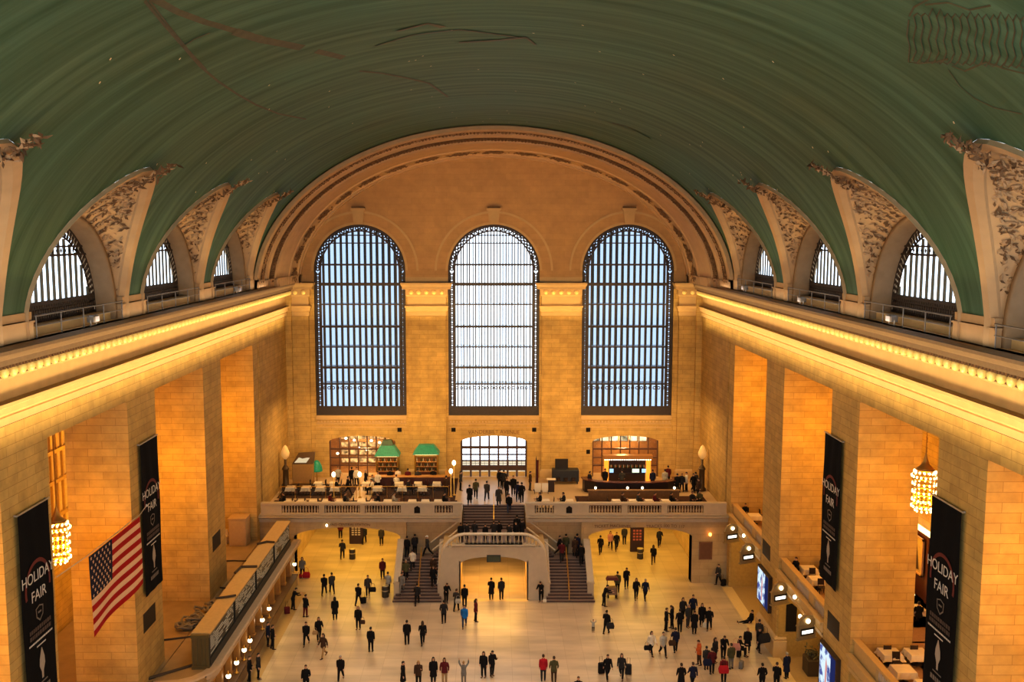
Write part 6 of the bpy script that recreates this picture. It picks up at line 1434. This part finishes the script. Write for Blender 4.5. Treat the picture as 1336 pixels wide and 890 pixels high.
PEOPLE=[
 (-13.65, 84.45, 0, 180, 'carry', 'person in dark clothes standing beside a trash bin in the left passage', {'top': 'char'}),
 (-13.75, 75.67, 0, 180, 'walk', 'person in black coat, left of a pair walking toward the left passage', {}),
 (-13.18, 76.01, 0, 200, 'walk2', 'person in dark jacket, right of a pair walking toward the left passage', {'top': 'dgrey'}),
 (-14.38, 71.08, 0, 150, 'phone', 'person in dark jacket and maroon trousers holding up a phone near the ticket booths', {'legs': 'maroon', 'hair': 'brown'}),
 (-12.04, 70.56, 0, 190, 'stand', 'woman in long black coat standing alone on the left of the floor', {'wear': 'coat', 'style': 'hair_long'}),
 (-10.68, 73.54, 0, 170, 'walk', 'person in black walking with a small wheeled suitcase behind, left of the stairs', {}),
 (-10.16, 75.33, 0, 10, 'carry', 'person in dark jacket with a shoulder bag near the left stairs', {'top': 'dgrey', 'hair': 'brown'}),
 (-9.44, 79.36, 0, 0, 'stand', 'person in maroon jacket standing by the mouth of the left passage', {'top': 'maroon', 'hair': 'brown'}),
 (-10.02, 68.77, 0, -10, 'stand', 'woman in dark coat with a handbag, alone left of centre', {'style': 'hair_long', 'hair': 'blond'}),
 (-13.33, 65.98, 0, 0, 'walk', 'man in open black jacket over a white shirt walking toward us on the left', {'hair': 'brown'}),
 (-12.57, 66.73, 0, 20, 'carry', 'woman in dark coat carrying a light handbag beside another woman at left', {'style': 'hair_long', 'hair': 'brown'}),
 (-11.75, 63.94, 0, -30, 'walk2', 'woman in grey-brown jacket and pale trousers striding at the left', {'top': 'brown', 'legs': 'tan', 'style': 'hair_long', 'hair': 'brown'}),
 (-8.6, 64.92, 0, 170, 'stand', 'man in dark suit with a bag at his hip, alone in the left foreground', {}),
 (-10.01, 60.47, 0, 0, 'walk', 'man in black suit and pale tie walking toward us at the bottom left', {'hair': 'grey'}),
 (-11.98, 58.97, 0, 0, 'carry', 'man in black with a shoulder bag at the lower left edge of the floor', {'hair': 'brown'}),
 (-6.18, 66.12, 0, 180, 'stand', 'person in black jacket, left of a pair standing apart in mid floor', {}),
 (-5.06, 66.12, 0, 190, 'walk', 'person with long hair in dark coat, right of a pair in mid floor', {'style': 'hair_long', 'hair': 'brown'}),
 (-3.75, 69.9, 0, 180, 'pocket', 'person in dark jacket standing before the left end of the screen wall', {'top': 'char'}),
 (-2.89, 72.29, 0, 160, 'carry', 'person in dark coat with a pale bag near the arch', {'top': 'dgrey', 'hair': 'brown'}),
 (-2.29, 73.15, 0, 180, 'stand', 'person in black jacket near the arch behind the person in blue', {}),
 (-2.18, 69.12, 0, 0, 'walk', 'person in bright blue jacket and jeans in front of the arch', {'top': 'blue', 'legs': 'jean', 'hair': 'brown', 'wear': 'hooded'}),
 (-1.35, 70.19, 0, 90, 'stand', 'woman in dark red-black coat right of the person in blue', {'top': 'maroon', 'style': 'hair_long', 'hair': 'brown'}),
 (-3.77, 73.86, 0, 20, 'lean', 'person in dark coat leaning beside the left newel of the stairs', {'hair': 'brown'}),
 (-5.83, 59.45, 0, 80, 'stand', 'person in black seen from the side at the bottom, left of the plaid coats', {'wear': 'coat'}),
 (-4.85, 59.61, 0, 0, 'phone', 'woman in brown patterned jacket at the bottom centre left', {'top': 'brown', 'style': 'hair_long', 'hair': 'blond'}),
 (-3.92, 60.09, 0, 10, 'stand', 'woman with long dark hair in black coat at the bottom centre', {'style': 'hair_long', 'wear': 'coat'}),
 (-3.19, 59.98, 0, 0, 'pocket', 'woman in maroon plaid jacket and tan trousers at the bottom centre', {'top': 'maroon', 'legs': 'tan', 'style': 'hair_long', 'hair': 'brown'}),
 (-1.94, 59.93, 0, 180, 'photo', 'small person in grey with both arms raised taking a picture', {'top': 'grey', 'legs': 'grey', 'h': 1.55, 'hair': 'blond'}),
 (-0.66, 60.94, 0, -20, 'stand', 'woman in short black jacket and slim trousers, left of a pair at bottom centre', {'style': 'hair_long', 'hair': 'brown'}),
 (-0.1, 61.13, 0, 30, 'phone', 'person in black hooded jacket, right of a pair at bottom centre', {'wear': 'hooded'}),
 (3.25, 60.47, 0, 180, 'stand', 'person in bright red jacket standing with back to us', {'top': 'red', 'legs': 'char', 'hair': 'brown'}),
 (3.93, 60.2, 0, 180, 'pocket', 'person in olive tan jacket right of the person in red', {'top': 'olive', 'legs': 'brown', 'hair': 'brown', 'wear': 'hooded'}),
 (5.28, 57.44, 0, 0, 'walk', 'person at the bottom edge below the couple with suitcases', {'hair': 'brown'}),
 (7.48, 60.62, 0, 10, 'walk', 'man in black coat pulling a dark suitcase, bottom right of centre', {'hair': 'brown'}),
 (8.41, 60.74, 0, -15, 'walk2', 'woman in dark coat pulling a black suitcase, next to the man with another', {'style': 'hair_long', 'hair': 'brown', 'top': 'char'}),
 (7.31, 68.21, 0, 0, 'photo', 'small child in pale jacket with arms out on the open floor', {'top': 'lgrey', 'legs': 'char', 'h': 0.95, 'hair': 'brown'}),
 (8.26, 68.0, 0, 150, 'carry', 'person in dark jacket with a backpack beside the child', {}),
 (8.67, 73.23, 0, 90, 'lean', 'person in black bending slightly near the right newel', {}),
 (10.09, 76.13, 0, 180, 'stand', 'person in olive jacket, leftmost of four near the right passage', {'top': 'olive'}),
 (10.96, 77.12, 0, 0, 'phone', 'man in black jacket with hands at his chest near the right passage', {'hair': 'brown'}),
 (11.41, 74.67, 0, 0, 'carry', 'woman in black coat and white scarf near the right passage', {'style': 'hair_long', 'hair': 'brown'}),
 (12.13, 74.62, 0, 5, 'walk', 'man in dark suit and blue shirt near the right passage', {'top': 'navy', 'hair': 'grey'}),
 (10.96, 64.36, 0, 20, 'walk', 'woman in cream jacket and black trousers walking with a dark bag', {'top': 'white', 'hair': 'brown', 'style': 'hair_long'}),
 (11.74, 64.18, 0, 10, 'walk2', 'person in light grey top and black trousers beside the woman in cream', {'top': 'lgrey', 'hair': 'brown'}),
 (12.72, 64.86, 0, 180, 'carry', 'person in dark blue jacket with a bag behind the cream and grey couple', {'top': 'navy', 'hair': 'brown'}),
 (12.03, 59.18, 0, 180, 'pocket', 'man in long dark coat at the bottom edge, left of the man in navy', {'wear': 'coat', 'hair': 'brown'}),
 (12.83, 59.45, 0, 190, 'walk', 'man in navy jacket at the bottom edge with one arm swung out', {'top': 'navy', 'hair': 'brown'}),
 (12.71, 68.42, 0, 90, 'stand', 'person in black, leftmost of the standing group on the right', {'hair': 'brown'}),
 (13.21, 68.91, 0, -90, 'phone', 'woman in dark coat, second of the standing group on the right', {'style': 'hair_long', 'hair': 'brown'}),
 (13.66, 68.21, 0, 180, 'pocket', 'person in black trousers and jacket facing the standing group on the right', {}),
 (14.33, 70.49, 0, 10, 'carry', 'woman in dark jacket at the back of the standing group on the right', {'style': 'hair_long', 'hair': 'brown', 'top': 'char'}),
 (15.17, 70.85, 0, 0, 'pocket', 'broad man in navy jacket, farthest of the standing group on the right', {'top': 'navy', 'hair': 'brown', 'h': 1.82}),
 (14.45, 69.12, 0, 30, 'stand', 'person in grey-brown coat in the middle of the standing group', {'top': 'dgrey', 'legs': 'dgrey', 'hair': 'grey'}),
 (14.68, 67.96, 0, 180, 'stand', 'person in long black coat, nearest of the standing group', {'wear': 'coat', 'hair': 'brown'}),
 (15.53, 69.33, 0, 0, 'stand', 'woman in long black coat with long brown hair in the standing group', {'wear': 'coat', 'style': 'hair_long', 'hair': 'brown'}),
 (15.91, 68.58, 0, -20, 'carry', 'person in dark jacket with a white bag, rightmost of the standing group', {'hair': 'brown'}),
 (13.93, 62.76, 0, -80, 'phone', 'man in orange shirt and brown trousers beside the crowded group', {'top': 'orange', 'legs': 'brown', 'hair': 'brown'}),
 (14.28, 62.1, 0, 180, 'stand', 'youth in grey with navy backpack beside the man in orange', {'top': 'dgrey', 'legs': 'brown', 'h': 1.6}),
 (14.51, 61.47, 0, 180, 'pocket', 'person in dark maroon coat in the crowded group at lower right', {'top': 'maroon'}),
 (15.1, 63.15, 0, 40, 'stand', 'woman in dark coat at the left back of the crowded group', {'style': 'hair_long', 'hair': 'brown', 'top': 'char'}),
 (15.8, 63.69, 0, 0, 'lean', 'man in black bending over the luggage in the crowded group', {'h': 1.8, 'hair': 'brown'}),
 (15.0, 60.2, 0, 180, 'stand', 'person in black trousers with red backpack at the front of the crowded group', {'top': 'maroon'}),
 (15.97, 62.21, 0, 190, 'stand', 'person in olive-grey jacket and pale trousers in the crowded group', {'top': 'olive', 'legs': 'grey', 'hair': 'brown'}),
 (17.75, 64.8, 0, -20, 'stand', 'man in open dark coat over a pale shirt right of the crowded group', {'wear': 'coat', 'hair': 'blond'}),
 (17.01, 64.3, 0, 60, 'sit', 'person in black sitting on luggage right of the crowded group', {}),
 (19.32, 70.05, 0, -80, 'lie', 'person in black sitting on the floor with legs stretched out against the pier', {}),
 (18.56, 64.8, 0, 30, 'carry', 'person in black with a large dark shoulder bag beside the pier base', {'hair': 'brown'}),
 (18.96, 66.27, 0, 150, 'stand', 'person in grey-brown jacket half hidden against the pier base', {'top': 'dgrey', 'hair': 'brown'}),
 (17.22, 59.18, 0, 180, 'pocket', 'officer-like person in dark uniform jacket, left of three at the bottom right', {}),
 (18.18, 59.29, 0, 160, 'phone', 'person in dark jacket looking down, middle of three at the bottom right', {'hair': 'brown'}),
 (19.28, 60.8, 0, 200, 'stand', 'man in navy coat, right of three at the bottom right', {'top': 'navy', 'hair': 'grey', 'wear': 'coat'}),
 (18.75, 77.92, 0, -60, 'carry', 'person in grey jacket with a bag by the farthest right gate', {'top': 'dgrey', 'hair': 'brown'}),
 (9.76, 85.82, 0, 180, 'walk', 'person in black walking away in the right passage, nearest to the stairs', {}),
 (10.83, 87.12, 0, 0, 'walk2', 'woman in pale coat walking toward us in the right passage', {'top': 'pink', 'style': 'hair_long', 'hair': 'brown'}),
 (11.36, 86.8, 0, 0, 'walk', 'man in black suit walking toward us in the right passage', {}),
 (12.32, 88.58, 0, 180, 'stand', 'person in dark jacket far back in the right passage', {'top': 'dgrey'}),
 (14.16, 83.12, 0, 170, 'walk', 'person in short dark coat with bare legs right of the kiosk', {'legs': 'brown', 'style': 'hair_long', 'hair': 'brown'}),
 (15.5, 87.79, 0, 0, 'carry', 'person in dark coat behind the walker right of the kiosk', {'top': 'char', 'hair': 'brown'}),
 (-16.32, 79.73, 0, 0, 'carry', 'woman in grey coat carrying red shopping bags beside the ticket booth lamp', {'top': 'grey', 'legs': 'black', 'style': 'hair_long', 'hair': 'brown'}),
 (-14.77, 90.44, 0, 180, 'stand', 'person in dark clothes far back at the left of the left passage', {'top': 'maroon'}),
 (-12.26, 88.81, 0, 180, 'walk', 'person far back in the left passage, right of the dark kiosk', {'top': 'char'}),
 (-10.57, 88.24, 0, 0, 'stand', 'person in black near the right side of the left passage', {'top': 'dgrey'}),
 (-15.62, 72.52, 0, 110, 'lean', 'person in black stooping over a suitcase in the ticket queue', {}),
 (-16.0, 65.81, 0, 80, 'stand', 'person in navy jacket, rear of the pair at the ticket counter', {'top': 'navy'}),
 (-15.56, 65.3, 0, 100, 'pocket', 'person in dark coat, front of the pair at the ticket counter', {'hair': 'brown'}),
 (-15.44, 60.69, 0, 90, 'stand', 'person in dark jacket second from the bottom of the ticket queue', {'top': 'char'}),
 (-15.91, 60.25, 0, 90, 'pocket', 'person in black at the bottom of the ticket queue', {'hair': 'brown'}),
 (-0.2, 74.67, 0, 180, 'phone', 'left person in dark coat standing in the arch under the stairs', {'wear': 'coat'}),
 (0.61, 74.67, 0, 190, 'stand', 'right person in dark jacket standing in the arch under the stairs', {'top': 'char'}),
 (3.78, 74.18, 0, -20, 'lean', 'person in dark coat leaning by the right newel with a pale paper', {'hair': 'brown'}),
 (-8.62, 76.01, 0, 180, 'phone', 'person in pale grey standing by the foot of the left stair parapet', {'top': 'lgrey'}),
 (-6.05, 73.6, 0, 180, 'walk', 'person in black stepping off the foot of the left stairs', {'top': 'char'}),
 (-7.35, 74.6, 0.514, 0, 'walk', 'person in grey jacket coming down the left side of the left stairs', {'top': 'grey', 'legs': 'grey'}),
 (-7.1, 75.6, 1.2, 10, 'carry', 'person in grey-green coat a few steps up the left stairs', {'top': 'olive', 'hair': 'grey'}),
 (-4.85, 75.1, 0.857, 0, 'carry', 'person in black descending along the inner parapet of the left stairs', {'hair': 'brown'}),
 (-4.9, 75.9, 1.371, 0, 'walk', 'person in dark coat higher along the inner parapet of the left stairs', {'top': 'brown'}),
 (-6.65, 76.6, 1.714, 180, 'carry', 'person with a white backpack climbing the left stairs', {'top': 'white', 'legs': 'char'}),
 (-7.2, 77.9, 2.4, 160, 'stand', 'person in black on the corner landing of the left stairs', {}),
 (-6.6, 78.45, 2.4, -160, 'stand', 'second person in dark clothes at the back of the left corner landing', {'top': 'char'}),
 (-5.55, 78.2, 2.4, -60, 'walk', 'person in white cap and dark jacket turning on the left landing', {'style': 'hair_cap', 'hair': 'white', 'top': 'dgrey'}),
 (5.5, 78.2, 2.4, 70, 'walk', 'man in black suit striding across the right corner landing', {}),
 (5.6, 77.2, 2.229, 180, 'carry', 'person in maroon jacket climbing the right stairs left of the rail', {'top': 'maroon', 'legs': 'char'}),
 (6.05, 78.5, 2.4, 170, 'stand', 'person in grey-green coat at the back of the right corner landing', {'top': 'olive', 'legs': 'olive'}),
 (6.75, 77.9, 2.4, 180, 'walk2', 'person in brown-grey coat on the right corner landing', {'top': 'brown', 'wear': 'coat'}),
 (7.2, 77.0, 2.057, 180, 'carry', 'person in black carrying luggage up the right stairs', {}),
 (6.95, 78.2, 2.4, 150, 'stand', 'tall person in navy beside the right landing wall', {'top': 'navy', 'h': 1.85}),
 (-2.65, 75.55, 4.4, 180, 'stand', 'person in dark clothes resting behind the landing rail, with pale backpack at the left end', {'top': 'black', 'h': 1.62, 'hair': 'brown'}),
 (-2.19, 75.8, 4.4, 150, 'phone', 'person in dark clothes resting behind the landing rail, second from left', {'top': 'char', 'h': 1.55, 'hair': 'black'}),
 (-1.54, 76.05, 4.4, 170, 'pocket', 'person in dark clothes resting behind the landing rail, third from left', {'top': 'char', 'h': 1.6, 'hair': 'brown'}),
 (-0.68, 75.55, 4.4, 20, 'stand', 'person in dark clothes resting behind the landing rail, fourth from left', {'top': 'black', 'h': 1.5, 'hair': 'black'}),
 (0.0, 75.8, 4.4, 180, 'carry', 'person in dark clothes resting behind the landing rail, at the centre', {'top': 'char', 'h': 1.72, 'hair': 'brown'}),
 (0.43, 76.05, 4.4, 200, 'pocket', 'person in dark clothes resting behind the landing rail, just right of centre', {'top': 'black', 'h': 1.6, 'hair': 'black'}),
 (1.23, 75.55, 4.4, 160, 'phone', 'person in dark clothes resting behind the landing rail, third from right', {'top': 'char', 'h': 1.55, 'hair': 'brown'}),
 (1.79, 75.8, 4.4, -30, 'stand', 'person in dark clothes resting behind the landing rail, second from right', {'top': 'black', 'h': 1.6, 'hair': 'black'}),
 (2.28, 76.05, 4.4, 180, 'pocket', 'person in dark clothes resting behind the landing rail, at the right end', {'top': 'black', 'h': 1.75, 'hair': 'brown'}),
 (1.9, 76.9, 4.4, 180, 'stand', 'tall person in black standing behind the group on the landing', {'h': 1.85}),
 (-2.09, 81.39, 5.9, 180, 'walk', 'person in long black coat at the top left of the upper stairs', {'wear': 'coat'}),
 (-1.59, 83.35, 5.9, 180, 'walk2', 'person in olive jacket striding across the balcony toward the doors', {'top': 'olive'}),
 (-0.61, 82.72, 5.9, 170, 'walk', 'person in grey jacket with arms swinging on the balcony', {'top': 'dgrey', 'legs': 'char'}),
 (0.43, 80.79, 5.9, 0, 'carry', 'person in grey-brown coat starting down the upper stairs', {'top': 'dgrey', 'wear': 'coat'}),
 (0.56, 86.73, 5.9, 180, 'stand', 'person in black by the doors, left of a pair', {}),
 (0.91, 86.46, 5.9, 180, 'pocket', 'person in dark jacket by the doors, right of a pair', {'top': 'char'}),
 (1.16, 83.6, 5.9, 10, 'carry', 'person in dark jacket with a bag in the group at the top of the stairs', {'hair': 'brown'}),
 (1.74, 84.1, 5.9, 0, 'stand', 'tall person in black at the back of the group at the top of the stairs', {'h': 1.82}),
 (2.1, 82.48, 5.9, 180, 'walk', 'person in navy in the group at the top of the stairs', {'top': 'navy'}),
 (2.43, 81.99, 5.9, 190, 'pocket', 'person in black at the right of the group at the top of the stairs', {'wear': 'hooded'}),
 (3.31, 85.92, 5.9, 90, 'stand', 'person in brown-grey standing left of the dark pole on the balcony', {'top': 'brown', 'legs': 'dgrey'}),
 (-3.02, 85.92, 5.9, 90, 'stand', 'person in dark grey standing at the right end of the left bar', {'top': 'dgrey'}),
 (1.3, 80.35, 5.4, 0, 'walk', 'person in navy jeans walking down the upper stairs', {'legs': 'jean'}),
 (16.53, 85.13, 5.9, 180, 'stand', 'person in black, left of the standing group at the right bar end', {}),
 (17.0, 85.4, 5.9, 150, 'carry', 'person in dark jacket talking at the right bar end', {'top': 'char', 'hair': 'blond'}),
 (17.46, 85.66, 5.9, -90, 'stand', 'person in white shirt at the right bar end', {'top': 'white', 'legs': 'black'}),
 (18.04, 85.4, 5.9, 20, 'walk', 'waiter-like person in black beside the dark column', {}),
 (18.3, 85.66, 5.9, 200, 'stand', 'person in dark grey against the dark column at far right', {'top': 'dgrey'}),
 (16.23, 88.1, 5.9, 180, 'stand', 'person in maroon behind the right end of the round bar', {'top': 'maroon'}),
 (-9.54, 87.0, 5.9, 180, 'stand', 'person in black standing at the left bar counter', {}),
 (-8.84, 87.14, 5.9, 180, 'stand', 'person in white shirt standing at the left bar counter', {'top': 'white'}),
 (-12.72, 87.55, 5.9, 0, 'carry', 'waiter in white jacket and black trousers left of the bar', {'top': 'white'}),
 (-11.72, 86.46, 5.9, 90, 'stand', 'person in dark suit on the aisle left of the bar', {'hair': 'grey'}),
 (-13.15, 87.55, 5.9, 180, 'stand', 'person in black at the restaurant entrance', {}),
 (-10.54, 85.92, 5.9, 0, 'carry', 'waiter in white shirt between tables in front of the bar', {'top': 'white'}),
 (-7.91, 87.0, 5.9, 180, 'stand', 'person in maroon standing at the middle of the left bar counter', {'top': 'maroon'}),
 (-6.99, 87.0, 5.9, 190, 'pocket', 'person in dark grey at the left bar counter right of the middle', {'top': 'dgrey'}),
 (-5.59, 87.14, 5.9, 170, 'stand', 'person in black at the right part of the left bar counter', {}),
 (-14.47, 87.82, 5.9, 30, 'carry', 'waiter in pale shirt by the green lampshade', {'top': 'lgrey'}),
 (-13.02, 84.36, 5.9, 90, 'walk', 'person in black walking in the aisle of the left balcony', {}),
 (-4.25, 84.36, 5.9, 180, 'stand', 'person in brown by the globe lamps at the left bar end', {'top': 'brown'}),
 (10.24, 87.0, 5.9, 180, 'stand', 'person in black at the left end of the round bar', {}),
 (11.74, 86.59, 5.9, 180, 'pocket', 'person in dark grey at the round bar left of the middle', {'top': 'dgrey'}),
 (14.55, 86.59, 5.9, 180, 'stand', 'person in navy at the round bar right of the middle', {'top': 'navy'}),
 (15.7, 86.73, 5.9, 180, 'stand', 'person in pale shirt at the right part of the round bar', {'top': 'lgrey'}),
 (8.72, 85.92, 5.9, 120, 'stand', 'person in black at the far left edge of the round bar', {'top': 'char'}),
 (18.09, 83.35, 5.9, -60, 'stand', 'person in brown coat near the right end of the balcony', {'top': 'brown'}),
]
for x_,y_,z_,rz_,po_,la_,k_ in PEOPLE: person(x_,y_,z_,rz_,po_,la_,**k_)
# ================================================================ camera, light, world
cam=bpy.data.cameras.new('camera'); co=bpy.data.objects.new('camera',cam); C.objects.link(co)
FPX=1260.; PIT=atan(138/FPX)
cam.sensor_width=36; cam.lens=36*FPX/1336; cam.shift_x=(668-645)/1336; cam.clip_end=400
co.location=(0.05,0,29); co.rotation_euler=(pi/2-PIT,0,0)
bpy.context.scene.camera=co
def light(kind,name,loc,power,col,rot=None,**k):
    l=bpy.data.lights.new(name,kind); l.energy=power; l.color=col
    for a,b in k.items(): setattr(l,a,b)
    o=bpy.data.objects.new(name,l); C.objects.link(o); o.location=loc
    if rot: o.rotation_euler=rot
    return o
WARM=(1,.60,.22); WARM2=(1,.66,.26); ORG=(1,.46,.02)
for sg in (-1,1):
    for i,yc in enumerate(BC):
        light('POINT','chandelier_lamp',(sg*21.3,yc,15.9 if sg>0 else 13.6),1050,ORG,shadow_soft_size=.6)
        light('POINT','bay_low_lamp',(sg*24.5,yc,9.5),300,ORG,shadow_soft_size=.5)
    # added strip fills, unseen, below the cornice, aimed up at the frieze
    light('AREA','frieze_fill',(sg*17.3,45,20.4),1700,(1,.75,.36),rot=(0,R(sg*-138),0),shape='RECTANGLE',size=.8,size_y=88,spread=R(100))
    light('AREA','pier_fill',(sg*9,45,22.5),850,WARM2,rot=(0,R(sg*-80),0),shape='RECTANGLE',size=3,size_y=80)  # added fill for the pier faces, no fixture
    light('AREA','ledge_uplight',(sg*19.2,45,24.75),240,(1,.82,.60),rot=(pi,R(sg*20),0),shape='RECTANGLE',size=.4,size_y=84)
light('AREA','hall_fill',(0,52,36.5),2900,(1,.84,.66),rot=(0,0,0),shape='RECTANGLE',size=14,size_y=50,spread=R(75))  # added overhead fill for floor and people, source unseen
light('AREA','end_frieze_fill',(0,88.6,21.0),420,(1,.68,.25),rot=(R(145),0,0),shape='RECTANGLE',size=36,size_y=.6,spread=R(110))  # added strip fill brightening the end-wall capitals
light('AREA','far_wall_fill',(0,60,21),1150,(1,.61,.20),rot=(R(79),0,0),shape='RECTANGLE',size=30,size_y=2,spread=R(48))  # added mid-air fill for the far wall
for x in (-12.6,0,12.6):
    light('AREA','near_window_daylight',(x,-.7,21),1700,(.72,.86,1),rot=(R(100),0,0),shape='RECTANGLE',size=8,size_y=17)
light('AREA','tympanum_fill',(0,76,22),240,(1,.62,.26),rot=(R(125),0,0),shape='RECTANGLE',size=24,size_y=1,spread=R(80))  # added unseen fill lifting the tympanum
for x in (-12.4,12.3):
    light('AREA','passage_lamp',(x,87,5.2),900,(1,.60,.09),shape='RECTANGLE',size=8,size_y=13)
    light('POINT','passage_front_lamp',(x,80.2,4.6),60,(1,.62,.16),shadow_soft_size=.3)
light('AREA','niche_lamp',(0,78.4,4.1),560,(1,.56,.13),shape='RECTANGLE',size=4.5,size_y=5)
for x in (-12.6,12.6):
    light('POINT','bar_lamp',(x,93.4,9.4),700,(1,.62,.25),shadow_soft_size=.4)
    light('AREA','balcony_fill',(x,85.0,14.5),750,(1,.64,.28),shape='RECTANGLE',size=9,size_y=4)  # added fill above the balcony to brighten the lower end wall
for sg in (-1,1):
    for yc in BC[:3]: light('AREA','gate_lamp',(sg*21,yc,5.2),160 if sg>0 else 0.1,(1,.62,.16),shape='RECTANGLE',size=2,size_y=7)
light('AREA','ticket_lamp',(-16.8,64,3.25),260,(1,.62,.16),shape='RECTANGLE',size=.6,size_y=24)
w=bpy.data.worlds.new('daylight'); bpy.context.scene.world=w; w.use_nodes=True
nt=w.node_tree; bg=nt.nodes['Background']; bg.inputs[0].default_value=(.80,.90,1,1); bg.inputs[1].default_value=3.0
sc=bpy.context.scene
sc.view_settings.view_transform='Standard'; sc.view_settings.look='None'; sc.view_settings.exposure=.08; sc.view_settings.gamma=.86
